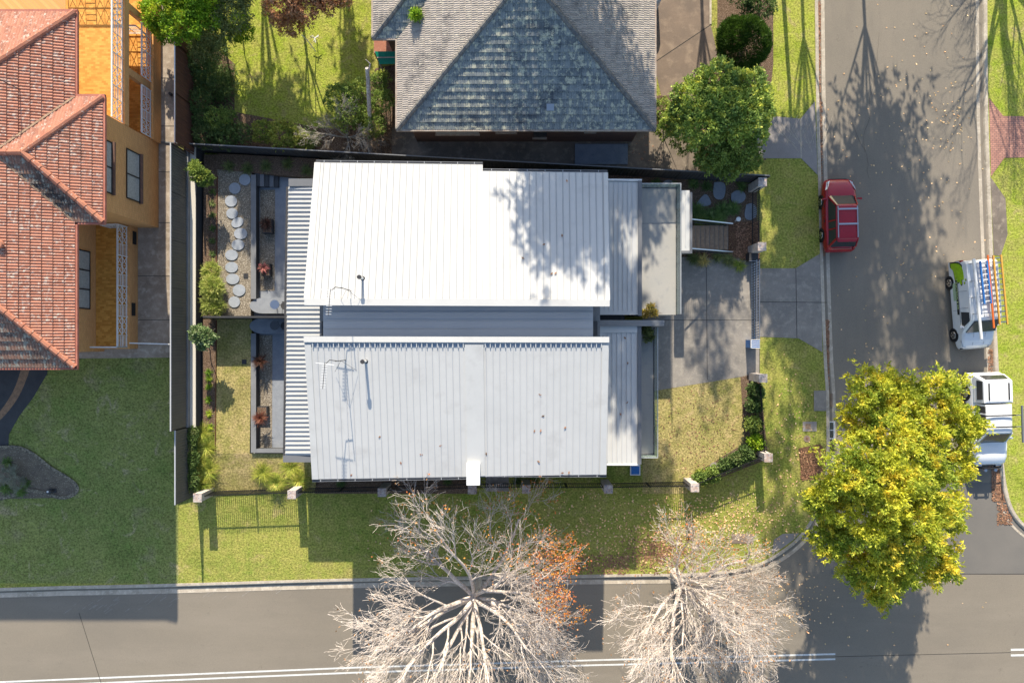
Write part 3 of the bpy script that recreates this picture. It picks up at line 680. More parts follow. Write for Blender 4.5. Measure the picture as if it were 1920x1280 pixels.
# low west roof with bold ribs
zW = 3.35
for k, (qa, nn, lab) in enumerate([([(541,350),(700,350),(700,591),(537,591)],29,'low west verandah roof of the north unit, bold ribs'), ([(538,591.5),(700,591.5),(700,853),(535,853)],31,'low west verandah roof of the south unit, bold ribs')]):
    qv = [Vector(P(a,b,zW+(.28 if a > 600 else 0))) for a, b in qa]
    mb = MB(); slab(mb, qv, .12); r = build('verandah_roof', mb, m_white_roof, parent=pair); r['label'] = lab
    mb = MB()
    for i in range(nn):
        t = (i+.5)/nn; mb.bar(quadpt(qv,.0,t)+Vector((0,0,.035)), quadpt(qv,1,t)+Vector((0,0,.022)), .045, .05)
    build('roof_rib', mb, m_metal_ribs, parent=r)
    mb = MB(); mb.bar(qv[0]+Vector((-.07,0,-.06)), qv[3]+Vector((-.07,0,-.06)), .12, .1); build('gutter', mb, m_dark_steel, parent=r)
mb = MB(); a = P(541,335,3.5); b = P(700,349,3.5); mb.box(a[0],b[0],b[1],a[1],3.2,3.5); a = P(531,853.5,3.35); b = P(700,866,3.35); mb.box(a[0],b[0],b[1],a[1],3.1,3.38); build('fascia', mb, m_grey_steel, parent=pair)
mb = MB()
for y in (345,352,598,606,700,775,850):
    x, yy, _ = P(543,y,3.2); mb.box(x-.05,x+.05,yy-.05,yy+.05,0,3.2)
build('verandah_post', mb, m_dark_steel, parent=pair)
# low east roofs
zE = 3.5
for k, (qa, nn, lab) in enumerate([([(1120,340),(1196,341),(1196,590),(1120,590)],7,'low east roof strip of the north unit'), ([(1116,612),(1195,612),(1195,868),(1116,868)],7,'low east roof strip of the south unit')]):
    qv = [Vector(P(a,b,zE)) for a, b in qa]; mb = MB(); slab(mb, qv, .15); r = build('side_roof', mb, m_white_roof, parent=pair); r['label'] = lab
    mb = MB(); ribs(mb, qv, nn, .035, .03, .12, .92, .05 if k else .0, .97 if not k else .99); build('roof_rib', mb, m_metal_ribs, parent=r)
    mb = MB(); mb.bar(qv[1]+Vector((.1,.05,-.03)), qv[2]+Vector((.1,-.05,-.03)), .2, .22); build('fascia', mb, m_grey_steel, parent=r)
    mb = MB(); 
    if k == 0: mb.bar(qv[0]+Vector((0,.08,0)), qv[1]+Vector((0.2,.08,0)), .1, .12)
    else: mb.bar(qv[3]+Vector((0,-.06,-.02)), qv[2]+Vector((.1,-.06,-.02)), .1, .12)
    build('gutter', mb, m_white, parent=r)
    if k:
        mb = MB(); mb.bar(quadpt(qv,0,.02)+Vector((0,0,.03)), quadpt(qv,1,.02)+Vector((0,0,.03)), .36, .05); mb.bar(quadpt(qv,.1,.04)+Vector((0,0,.025)), quadpt(qv,.1,1)+Vector((0,0,.025)), .3, .04); build('flashing', mb, m_white_roof, parent=r)
# blade wall between the two units on the street side
mb = MB(); a = P(1112,600,3.75); b = P(1246,611,3.75); mb.box(a[0],b[0],b[1],a[1],0.02,3.7); bw = build('blade_wall', mb, m_render, parent=pair)
# balconies with glass
zD = 2.55
def glassrail(t, a, b, z, n, lean=0):
    a = Vector(a); b = Vector(b); a.z = b.z = z
    L = (b-a).length
    for i in range(n):
        p = lerp(a,b,i/n+.01/L); q = lerp(a,b,(i+1)/n-.01/L); mb = MB(); mb.bar(p+Vector((0,0,.5)), q+Vector((0,0,.5)), .015, 1.0); build('glass_panel', mb, m_balglass, parent=t)
    mb = MB(); mb.bar(a+Vector((0,0,.0)), b+Vector((0,0,.0)), .05, .06)
    for i in range(n*2+1):
        p = lerp(a,b,i/(n*2)); mb.bar(p, p+Vector((0,0,.12)), .04, .04)
    build('rail_bracket', mb, m_dark_steel, parent=t)
    mb = MB(); mb.bar(a+Vector((0,0,1.01)), b+Vector((0,0,1.01)), .03, .02); build('top_rail', mb, m_metal_ribs, parent=t)
m_deck = M('pale_balcony_tiles', (.42,.40,.36), (.38,.37,.34), .8, (.34,.335,.32), 3, (.55,.7), .6, fine=(20,.04))
t = thing('balcony', 'wide pale tiled balcony of the north unit with glass balustrade', 'balcony', P(1236,470))
a = P(1196,352,zD); b = P(1268,590,zD); mb = MB(); mb.box(a[0],b[0],b[1],a[1],.03,zD); build('deck', mb, m_deck, parent=t)
mb = MB(); yy = P(0,419,zD)[1]; mb.box(a[0]+.01,b[0]-.01,yy-.02,yy+.02,zD,zD+.004); build('tile_joint', mb, m_render, parent=t)
glassrail(t, P(1196,352,zD), P(1268,352,zD), zD, 2); glassrail(t, P(1268,352,zD), P(1268,590,zD), zD, 5)
t = thing('balcony', 'narrow blue grey balcony of the south unit with glass balustrade', 'balcony', P(1215,735))
a = P(1196,613,2.3); b = P(1226,853,2.3); mb = MB(); mb.box(a[0],b[0],b[1],a[1],.03,2.3); build('deck', mb, m_deck, parent=t)
glassrail(t, P(1226,614,2.3), P(1226,852,2.3), 2.3, 5); glassrail(t, P(1196,852,2.3), P(1226,852,2.3), 2.3, 1)
# porch roof and entry steps
t = thing('entry_porch', 'small white flat porch roof beside the glass balcony', 'porch', P(1284,415))
a = P(1278,357,3.0); b = P(1293,470,3.0); mb = MB(); mb.box(a[0],b[0],b[1],a[1],2.85,3.0); r = build('roof', mb, m_white_roof, parent=t)
mb = MB(); xx = (a[0]+b[0])/2; mb.box(xx-.015,xx+.015,b[1]+.2,a[1]-.1,3.0,3.03); build('roof_rib', mb, m_metal_ribs, parent=r)
mb = MB(); mb.box(b[0]+.003,b[0]+.14,b[1]-.14,a[1]-.1,2.75,3.02); mb.box(a[0],b[0]+.0,b[1]-.14,b[1]-.003,2.75,3.02); build('fascia', mb, m_grey_steel, parent=t)
mb = MB(); mb.box(a[0],b[0],a[1]-.5,a[1]-.1,0,2.84); mb.box(b[0]-.1,b[0],b[1],b[1]+.1,0,2.84); build('porch_post', mb, m_render, parent=t)
t = thing('entry_steps', 'brown timber entry steps with grey side rails leading up to the porch', 'steps', P(1335,445))
n = 9
for i in range(n):
    z = 1.5 - 1.5*i/n; xa = P(1288+8.6*i,0,z)[0]; xb = P(1288+8.6*(i+1),0,z)[0]; ya = P(0,423,z)[1]; yb = P(0,468,z)[1]
    mb = MB(); mb.box(xa,xb-.035,yb,ya,z-.05,z); mb.box(xa+.02,xb-.05,yb+.05,ya-.05,0.02,z-.06); tr = build('tread', mb, m_timber, parent=t)
    mb = MB(); mb.box(xb-.03,xb-.012,yb,ya,z-.05,z+.004); build('nosing', mb, m_conc, parent=tr)
for s, (y0, y1) in enumerate(((419,423),(468,472))):
    mb = MB(); a = Vector(P(1297,y0 if s == 0 else y1-1,2.4)); b = Vector(P(1374,y0+4 if s==0 else y1,.95)); 
    a = Vector((a.x, P(0,(y0+y1)/2,1.0)[1]+(.06 if s==0 else -.06), 2.35)); b = Vector((b.x, a.y, .95)); mb.bar(a, b, .06, .05); build('handrail', mb, m_chrome, parent=t)
    mb = MB(); 
    for i in range(26):
        p = lerp(a,b,(i+.5)/26); mb.bar(p-Vector((0,0,.85)), p-Vector((0,0,.03)), .018, .018)
    mb.bar(a-Vector((0,0,.85)), b-Vector((0,0,.85)), .04, .03)
    build('baluster_row', mb, m_dark_steel, parent=t)
# roof details: antennas and vents
def roofz(py, north=True):
    y = None
    if north: t = (py-305)/265; return ZL + (ZH-ZL)*t
    t = (py-632)/262; return ZH + (ZL-ZH)*t
def antenna(bx, by, north, lab, tilt):
    z = roofz(by, north); x, y, _ = P(bx, by, z); t = thing('antenna', lab, 'antenna', (x,y,z), group='television antennas on the white roofs')
    mb = MB(); mb.tube([(x,y,z),(x+tilt[0],y+tilt[1],z+1.9)], .02, 6); mb.bar((x,y,z+.9),(x+.55,y-.5,z+.03),.012,.012); mb.bar((x,y,z+.9),(x-.5,y-.55,z+.03),.012,.012); mb.tube([(x,y,z+1.5),(x-.35,y+.05,z+1.55),(x-.5,y-.15,z+1.8)], .02, 6); build('mast', mb, m_dark_steel, parent=t)
    mb = MB(); p = Vector((x-.5,y-.15,z+1.8)); mb.bar(p+Vector((0,.1,0)), p+Vector((-.1,-1.1,.0)), .025, .025); build('boom', mb, m_dark_steel, parent=t)
    mb = MB()
    for i in range(9):
        c = lerp(p, p+Vector((-.1,-1.1,0)), (i+.5)/9); mb.bar(c-Vector((.13,0,0)), c+Vector((.13,0,0)), .018, .018)
    mb.bar(p+Vector((-.42,.08,0)), p+Vector((.42,-.02,0)), .03, .02); build('element', mb, m_white, parent=t)
antenna(658, 545, True, 'television antenna by the high edge of the bright north roof', (0,0))
antenna(648, 675, False, 'television antenna with white rods on the greyer south roof', (0,0))
def vent(bx, by, north, lab):
    z = roofz(by, north); x, y, _ = P(bx, by, z); t = thing('vent_pipe', lab, 'vent pipe', (x,y,z), group='vent pipes on the white roofs')
    mb = MB(); mb.tube([(x,y,z-.05),(x,y,z+.75)], .06, 10); build('pipe', mb, m_white, parent=t); mb = MB(); mb.tube([(x,y,z+.75),(x,y,z+.86)], [.11,.09], 12); mb.tube([(x,y,z),(x,y,z+.05)], [.12,.07], 12); build('cowl', mb, m_dark_steel, parent=t)
vent(680, 522, True, 'short vent pipe on the bright north roof'); vent(686, 677, False, 'short vent pipe on the greyer south roof')
# ================================================================ tiled roofs
def slope(mb, O, u, v, n, umm, V, g, wr, step=.035, roll=.022, q=4, stag=False):
    """tiles over a roof plane; umm(v) gives the span along the eave"""
    O = Vector(O); rows = int(math.ceil(V/g)); us = umm(0); lo = min(umm(0)[0], umm(V)[0]); hi = max(umm(0)[1], umm(V)[1])
    for j in range(rows):
        v0 = j*g; v1 = min((j+1)*g, V); a0, b0 = umm(v0); a1, b1 = umm(v1)
        lo = min(a0,a1); hi = max(b0,b1); off = (wr*.5 if stag and j % 2 else 0)
        k0 = math.floor((lo-off)/wr*q); k1 = math.ceil((hi-off)/wr*q); base = len(mb.v)
        for k in range(k0, k1+1):
            uu = k*wr/q+off; ph = (k % q)/q; h = roll*(abs(math.sin(math.pi*ph)))
            for vv, (a, b), hs in ((v0,(a0,b0),step), (v1,(a1,b1),0)):
                x = min(max(uu, a), b); p = O + u*x + v*vv + n*(h+hs); mb.uv[len(mb.v)] = (uu/wr + .001*(1 if vv == v0 else 1), (j+.5)); mb.v.append(tuple(p))
            p = O + u*min(max(uu,a0),b0) + v*v0 + n*(h-.01); mb.uv[len(mb.v)] = (uu/wr, j+.5); mb.v.append(tuple(p))
        for i in range(k1-k0):
            c = base+3*i; mb.f.append((c, c+3, c+4, c+1)); mb.m.append(mb.mi); mb.f.append((c+2, c+5, c+3, c)); mb.m.append(mb.mi)
def caps(mb, a, b, r=.12, seg=.42):
    a = Vector(a); b = Vector(b); n = max(1, int((b-a).length/seg)); d = (b-a)/n
    for i in range(n): mb.tube([a+d*i-Vector((0,0,.03)), a+d*(i+1.08)-Vector((0,0,.03))], [r*1.12, r*.92], 8)
def roof_plane(mb, e0, e1, pitch, inward, umm, V, g, wr, **k):
    e0 = Vector(e0); e1 = Vector(e1); u = (e1-e0).normalized(); inw = Vector(inward).normalized(); v = inw*math.cos(pitch)+Vector((0,0,math.sin(pitch))); n = u.cross(v).normalized()
    if n.z < 0: n = -n
    o = len(mb.f); slope(mb, e0, u, v, n, umm, V, g, wr, **k)
    f = mb.f[o]; A, B, Cc = [Vector(mb.v[i]) for i in f[:3]]
    if (B-A).cross(Cc-A).dot(n) < 0:
        for i in range(o, len(mb.f)): mb.f[i] = mb.f[i][::-1]
# ---- north house, weathered grey tiles
pit = R(22); cp = math.cos(pit); tp = math.tan(pit); z0 = 3.9
xW = P(745,243,z0)[0]; xE = P(1227,243,z0)[0]; yS0 = P(0,243,z0)[1]; hw = (xE-xW)/2; xm = (xE+xW)/2; xWW = P(700,0,z0)[0]; yW = P(0,72,z0)[1]; yT = yS0+22
nh = thing('house', 'single storey brick house with weathered grey tiled hip roof', 'house', (xm, yS0+8, 0))
mb = MB(); roof_plane(mb, (xW,yS0,z0), (xE,yS0,z0), pit, (0,1,0), lambda v: (v*cp, 2*hw-v*cp), hw/cp, .37, .12, step=.045); r1 = build('roof', mb, m_slate_s, parent=nh); r1['label'] = 'triangular south slope with dark mossy tiles'
mb = MB()
roof_plane(mb, (xE,yS0,z0), (xE,yT,z0), pit, (-1,0,0), lambda v: (v*cp, yT-yS0), hw/cp, .33, .115, stag=True)
r2 = build('roof', mb, m_slate, parent=nh)
mb = MB()
vv = (xW-xWW)   # west slope starts further in north of the wing
roof_plane(mb, (xW,yS0,z0), (xW,yT,z0), pit, (1,0,0), lambda v: (v*cp, yT-yS0), hw/cp, .33, .115, stag=True)
r3 = build('roof', mb, m_slate, parent=nh)
# west wing: its own hip with dark mossy south slope
yWr = yW+4.2; 
mb = MB(); roof_plane(mb, (xWW,yW,z0), (xWW,yT,z0), pit, (1,0,0), lambda v: (v*cp, yT-yW), 4.2/cp, .33, .115, stag=True); build('wing_roof', mb, m_slate, parent=nh)
mb = MB(); roof_plane(mb, (xWW,yW,z0), (xW+1.4,yW,z0), pit, (0,1,0), lambda v: (v*cp, (xW-xWW)+v*cp), 4.2/cp, .37, .12, step=.045); build('wing_roof', mb, m_slate_s, parent=nh)
ap = Vector((xm,yS0+hw,z0+hw*tp)); CAPQ = []
def caps2(_, *a): CAPQ.append(a)
caps2(mb, (xW,yS0,z0+.05), ap+Vector((0,0,.05)), .13, .4); caps2(mb, (xE,yS0,z0+.05), ap+Vector((0,0,.05)), .13, .4); caps2(mb, ap+Vector((0,0,.05)), (xm,yT,ap.z+.05), .13, .4); caps2(mb, (xWW,yW,z0+.05), (xWW+4.2,yW+4.2,z0+4.2*tp+.05), .13, .4)
m_rdk = M('dark_ridge_tiles', (.12,.125,.13), (.22,.2,.17), 5, rough=.85, fine=(12,.3))
def flushcaps(m, par):
    for a in CAPQ: mq = MB(); caps(mq, *a); build('ridge_cap', mq, m, parent=par)
    CAPQ.clear()
flushcaps(m_rdk, nh)
m_gut = M('cream_gutter', (.42,.36,.30), (.3,.22,.17), 4, rough=.7)
mb = MB(); mb.bar((xW-.05,yS0-.05,z0-.02),(xE+.05,yS0-.05,z0-.02),.1,.12); mb.bar((xE+.05,yS0,z0-.02),(xE+.05,yT,z0-.02),.1,.12); mb.bar((xW-.05,yS0,z0-.02),(xW-.05,yW-.05,z0-.02),.1,.12); mb.bar((xWW-.05,yW-.05,z0-.02),(xW-.1,yW-.05,z0-.021),.1,.12); mb.bar((xWW-.05,yW,z0-.02),(xWW-.05,yT,z0-.02),.1,.12)
build('gutter', mb, m_gut, parent=nh)
mb = MB(); mb.box(xW+.02,xE-.02,yS0+.02,yT-.05,z0-.12,z0-.06); mb.box(xWW+.02,xW+.01,yW+.02,yT-.05,z0-.125,z0-.065); build('eave_lining', mb, m_timber, parent=nh)
yw = yS0+.5; mb = MB(); mb.box(xW+.5,xE-.5,yw,yT-.5,0,z0-.13); mb.box(xWW+.5,xW+.49,yW+.5,yT-.5,0,z0-.13); build('wall', mb, m_brick_dk, parent=nh)
for (a,b,zz0,zz1,mm) in ((815,897,1.6,2.9,m_blind),(930,968,1.9,2.9,m_blind),(1001,1026,.9,2.4,m_glassw),(1098,1118,2.0,2.8,m_brick_o)):
    xa = P(a,0,2.3)[0]; xb = P(b,0,2.3)[0]; mb = MB(); mb.box(xa,xb,yw-.03,yw-.003,zz0,zz1); wv = build('window', mb, mm, parent=nh)
    mb = MB(); mb.box(xa-.05,xb+.05,yw-.12,yw-.004,zz0-.08,zz0-.005); mb.box(xa-.05,xb+.05,yw-.06,yw-.004,zz1+.005,zz1+.06); build('sill', mb, m_gut, parent=wv)
mb = MB(); c = Vector((P(1032,206,4.5)[0], yS0+.98, z0+1.03*tp+.05)); u = Vector((1,0,0)); v = Vector((0,cp,math.sin(pit)))
mb.hexa([c-u*.19-v*.17, c+u*.19-v*.17, c+u*.19+v*.17, c-u*.19+v*.17], [c-u*.19-v*.17+Vector((0,0,.05)), c+u*.19-v*.17+Vector((0,0,.05)), c+u*.19+v*.17+Vector((0,0,.05)), c-u*.19+v*.17+Vector((0,0,.05))]); build('metal_patch', mb, m_chrome, parent=nh)
# little porch with green awning on the west side
a = P(701,74,1.2); b = P(745,100,1.2); mb = MB(); mb.box(a[0],b[0]+.4,b[1],a[1],0,1.2); build('porch_base', mb, m_terra_plain, parent=nh)
mb = MB()
A = Vector(P(703,97,2.6)); B = Vector(P(742,97,2.9)); D = Vector(P(712,121,2.6)); E = Vector(P(744,120,2.9)); n = 14
for i in range(n):
    p0 = lerp(A,B,i/n); p1 = lerp(A,B,(i+.55)/n); q0 = lerp(D,E,i/n); q1 = lerp(D,E,(i+.55)/n); p2 = lerp(A,B,(i+1)/n); q2 = lerp(D,E,(i+1)/n); zz = Vector((0,0,.03))
    mb.hexa([q0,q1,p1,p0],[q0+zz,q1+zz,p1+zz,p0+zz]); mb.hexa([q1,q2,p2,p1],[q1+zz*.4,q2+zz*.4,p2+zz*.4,p1+zz*.4])
build('awning', mb, M('green_awning', (.0,.22,.12), (.0,.17,.10), 3, rough=.5), parent=nh)
mb = MB(); mb.bar(lerp(A,D,.5)+Vector((0,0,.05)), lerp(B,E,.5)+Vector((0,0,.05)), .05, .03); mb.bar(D, D-Vector((0,0,2.6)), .05,.05); mb.bar(A, A-Vector((0,0,2.6)), .05,.05); build('awning_frame', mb, m_gut, parent=nh)
# ---- west house, terracotta tiles, two storeys of orange brick
z0 = 7.75
exM = P(141,0,z0)[0]; yS1 = P(0,688,z0)[1]; yN1 = P(0,23,z0)[1]; exW = P(193,0,z0)[0]; wyN = P(0,182,z0)[1]; wyS = P(0,416,z0)[1]; D0 = 12.5; hw = 5.6; wh = (wyN-wyS)/2; wym = (wyN+wyS)/2
wh_ = thing('house', 'two storey orange brick house with lichen spotted terracotta tile roof', 'house', (-26, 5, 1.7))
g, wr = .44, .138
mb = MB(); Ls = yN1-yS1
def east_umm(v):
    d = v*cp
    return (d, Ls-d)
# east slope is cut by the wing: three vertical bands would overlap the valley; the wing sits above it there
roof_plane(mb, (exM,yS1,z0), (exM,yN1,z0), pit, (-1,0,0), east_umm, hw/cp, g, wr, roll=.04, step=.05)
build('roof', mb, m_terra, parent=wh_)
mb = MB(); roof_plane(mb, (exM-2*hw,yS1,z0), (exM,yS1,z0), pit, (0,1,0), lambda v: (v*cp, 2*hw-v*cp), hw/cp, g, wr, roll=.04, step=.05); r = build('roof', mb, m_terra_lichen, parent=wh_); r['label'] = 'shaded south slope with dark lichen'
mb = MB(); roof_plane(mb, (exM-2*hw,yN1,z0), (exM,yN1,z0), pit, (0,-1,0), lambda v: (v*cp, 2*hw-v*cp), hw/cp, g, wr, roll=.03, step=.03); build('roof', mb, m_terra, parent=wh_)
mb = MB(); roof_plane(mb, (exM-2*hw,yS1,z0), (exM-2*hw,yN1,z0), pit, (1,0,0), east_umm, hw/cp, g, wr, roll=.04, step=.05); build('roof', mb, m_terra, parent=wh_)
ov = exW-exM
mb = MB(); roof_plane(mb, (exW,wyS,z0+.002), (exW,wyN,z0+.002), pit, (-1,0,0), lambda v: (v*cp, 2*wh-v*cp), wh/cp, g, wr, roll=.04, step=.05); build('wing_roof', mb, m_terra, parent=wh_)
# north and south slopes of the wing, running back to the valleys
mb = MB(); roof_plane(mb, (exW,wyN,z0+.002), (exW-8,wyN,z0+.002), pit, (0,-1,0), lambda v: (v*cp, ov+v*cp+.15), wh/cp, g, wr, roll=.03, step=.025); build('wing_roof', mb, m_terra, parent=wh_)
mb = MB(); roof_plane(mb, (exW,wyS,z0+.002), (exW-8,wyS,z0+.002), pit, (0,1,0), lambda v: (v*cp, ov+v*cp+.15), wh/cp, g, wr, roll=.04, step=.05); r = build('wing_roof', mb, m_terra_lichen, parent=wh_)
rz = z0+wh*tp; mb = MB(); zz = Vector((0,0,.05)); A = Vector((exW-wh,wym,rz)); Bv = Vector((exM-wh,wym,rz))
caps2(mb, Vector((exW,wyN,z0))+zz, A+zz, .13, .45); caps2(mb, Vector((exW,wyS,z0))+zz, A+zz, .14, .45); caps2(mb, A+zz, Bv+zz, .13, .45)
hz = z0+hw*tp; M1 = Vector((exM-hw,yS1+hw,hz)); M2 = Vector((exM-hw,yN1-hw,hz))
caps2(mb, Vector((exM,yS1,z0))+zz, M1+zz, .14, .45); caps2(mb, Vector((exM,yN1,z0))+zz, M2+zz, .14, .45); caps2(mb, M1+zz, M2+zz, .14, .45)
flushcaps(m_terra_plain, wh_)
mb = MB(); vy = Vector((0,0,.07)); mb.bar(Vector((exM,wyN,z0))+vy, Bv+vy, .09, .02); mb.bar(Vector((exM,wyS,z0))+vy, Bv+vy, .09, .02); build('valley_flashing', mb, m_timber, parent=wh_)
mb = MB(); m_tg = M('terracotta_gutter', (.36,.13,.09), (.44,.17,.12), 3, rough=.6)
for a, b in (((exM+.06,yS1-.05),(exM+.06,wyS-.05)),((exM,wyS-.06),(exW+.1,wyS-.06)),((exW+.06,wyS),(exW+.06,wyN)),((exM,wyN+.06),(exW+.1,wyN+.06)),((exM+.06,wyN+.12),(exM+.06,yN1+.05)),((exM-2*hw,yS1-.06),(exM+.11,yS1-.06)),((exM-2*hw,yN1+.06),(exM+.11,yN1+.06))): mb.bar((a[0],a[1],z0-.03),(b[0],b[1],z0-.03),.12,.13)
build('gutter', mb, m_tg, parent=wh_)
mb = MB(); mb.box(exM-2*hw+.05,exM-.02,yS1+.02,yN1-.02,z0-.16,z0-.1); mb.box(exM-.019,exW-.02,wyS+.02,wyN-.02,z0-.165,z0-.1); build('eave_lining', mb, m_timber, parent=wh_)
x, y, z = P(10,460,8.6); mb = MB(); mb.tube([(x,y,8.0),(x,y,8.95)], [.14,.12], 12); mb.tube([(x,y,8.95),(x,y,9.05)], [.2,.17], 12); build('roof_vent', mb, m_terra_plain, parent=wh_)
x, y, z = P(22,160,9.1); mb = MB(); mb.tube([(x,y,8.2),(x-.05,y,9.8),(x-.35,y+.1,9.9)], .02, 6); build('roof_mast', mb, m_dark_steel, parent=wh_)
# walls
W1 = -19.5; WB = -22.5; zt = z0-.17; ws = 6.27; wn = 10.9; ye = yN1+6
mb = MB(); mb.box(-31,WB,-.55,yN1-.7,1.65,zt); build('wall', mb, m_brick_o, parent=wh_)
mb = MB(); mb.box(WB+.003,W1,ws,wn,1.65,zt); wing = build('wall', mb, m_brick_o, parent=wh_)
def win(x, y0, y1, za, zb, bars=1, sill=True):
    mb = MB(); mb.box(x+.003,x+.03,y0,y1,za,zb); w_ = build('window', mb, m_blind, parent=wh_)
    mb = MB()
    for k in range(bars+2):
        yy = lerp(y0,y1,k/(bars+1)); mb.box(x+.031,x+.06,yy-.03,yy+.03,za,zb)
    mb.box(x+.032,x+.061,y0-.03,y1+.03,za-.05,za); mb.box(x+.032,x+.061,y0-.03,y1+.03,zb,zb+.05); build('window_frame', mb, m_black, parent=w_)
    if sill: mb = MB(); mb.box(x+.004,x+.16,y0-.06,y1+.06,za-.16,za-.051); build('sill', mb, m_brick_dk, parent=w_)
# a window seen from above spans screen x between its top and bottom heights
win(W1, P(0,376,4.2)[1], P(0,286,4.2)[1], 3.75, 4.9, 1); win(W1, P(0,361,6.5)[1], P(0,265,6.5)[1], 6.25, 7.2, 1)
win(WB, P(0,578,3.6)[1], P(0,470,3.6)[1], 3.1, 4.3, 2, False)
# balcony on the south-east
BX = -20.77; bz = 2.5; by0 = -.28
mb = MB(); mb.box(WB+.004,BX-.01,by0,ws-.004,1.6,bz); b1 = build('lower_balcony', mb, m_parquet, parent=wh_)
mb = MB(); mb.box(BX-.009,BX+.12,by0-.12,ws-.005,1.6,bz+.03); mb.box(WB-.2,BX-.01,by0-.12,by0-.003,1.6,bz+.03); build('balcony_edge', mb, m_brick_o, parent=b1)
def lattice(par, a, b, z, h=.95, name='balustrade', mod=1.55):
    a = Vector((a[0],a[1],z)); b = Vector((b[0],b[1],z)); L = (b-a).length; d = (b-a)/L; Z = Vector((0,0,1)); th = .03
    mb = MB(); mb.bar(a+Z*h, b+Z*h, .07, .05); mb.bar(a+Z*.08, b+Z*.08, .04, .04); mb.bar(a+Z*h*.52, b+Z*h*.52, .03, .03)
    n = max(1, round(L/mod)); m_ = L/n
    for i in range(n):
        s = a + d*m_*i; mb.bar(s, s+Z*h, .045, .045)
        mb.bar(s+d*m_*.62, s+d*m_*.62+Z*h, .03, .03)
        for j in range(2):
            z1 = .08+ (h-.08)*(.5*j); z2 = .08+(h-.08)*(.5*(j+1)); k1 = s+d*m_*.02; k2 = s+d*m_*.30; k3 = s+d*m_*.32; k4 = s+d*m_*.60
            for p, q in ((k1,k2),(k3,k4)): mb.bar(p+Z*z1, q+Z*z2, .022, .022); mb.bar(p+Z*z2, q+Z*z1, .022, .022)
        mb.bar(s+d*m_*.31, s+d*m_*.31+Z*h, .022, .022)
        for j in range(1,6): zz_ = .08+(h-.08)*j/6; mb.bar(s+d*m_*.64+Z*zz_, s+d*m_*.98+Z*zz_, .022, .022)
    mb.bar(b, b+Z*h, .045, .045)
    return build(name, mb, m_white, parent=par)
lattice(wh_, (BX,ws-.1), (BX,by0), bz+.03); lattice(wh_, (BX,by0-.02), (WB+.3,by0-.02), bz+.03); lattice(wh_, (BX-.9,ws-.15), (BX-.05,ws-.1), bz+.03)
mb = MB(); 
for zz_, yy in ((1.9,5.3),(2.0,1.4)): mb.box(BX+.121,BX+.15,yy,yy+.7,zz_,zz_+.35)
build('vent_opening', mb, m_black, parent=wh_)
# two level verandah on the north-east
vz = 2.5; uz = 5.0; vN = 19.0
mb = MB(); mb.box(WB+.004,W1,wn+.01,vN,1.6,vz); build('lower_terrace', mb, m_parquet, parent=wh_)
mb = MB(); mb.box(WB+.004,W1-.14,wn+.01,vN,uz-.3,uz); ut = build('upper_terrace', mb, m_parquet, parent=wh_)
mb = MB(); mb.box(W1-.139,W1+.02,wn+.012,vN,uz-.32,uz+.06); build('terrace_edge', mb, m_brick_o, parent=ut)
mb = MB(); mb.box(W1-.02,W1+.14,wn+.012,vN,1.6,vz+.05); build('terrace_edge', mb, m_brick_o, parent=wh_)
for yy in (13.6, 16.9):
    mb = MB(); mb.box(W1-.28,W1-.02,yy,yy+.35,vz,uz-.33); build('pier', mb, m_brick_o, parent=wh_)
lattice(wh_, (W1-.08,wn+.1), (W1-.08,vN), uz+.06); lattice(wh_, (W1+.02,wn+.1), (W1+.02,13.5), vz+.05); lattice(wh_, (W1+.02,14.0), (W1+.02,16.8), vz+.05)
lattice(wh_, (WB+.1,17.75), (W1-.15,17.75), uz, 1.0); lattice(wh_, (WB+.1,16.6), (W1-.3,16.6), vz, 1.0)
mb = MB(); mb.box(-31,WB,yN1-.699,22,1.65,5.0); build('wall', mb, m_brick_o, parent=wh_)
# off-frame western wing that throws its shade over the lawn and road
# white rail between balcony and fence
t = thing('side_gate', 'low white gate rail between the brick house and the ribbed fence', 'gate', P(280,646,2.5))
mb = MB(); a = Vector(P(243,643,2.9)); b = Vector(P(318,645,2.9)); mb.bar(a, b, .06, .06); build('top_rail', mb, m_white, parent=t)
mb = MB()
for i in range(14): p = lerp(a,b,i/13); mb.bar(p, Vector((p.x,p.y,1.7)), .03, .03)
build('bar_row', mb, m_white, parent=t)
mb = MB(); x,y,z = P(319,176,1.9); mb.cyl(x,y,1.7,1.95,.08); o = build('garden_tap', mb, m_dark_steel); tag(o, 'small dark garden tap post on the side path', 'garden tap')
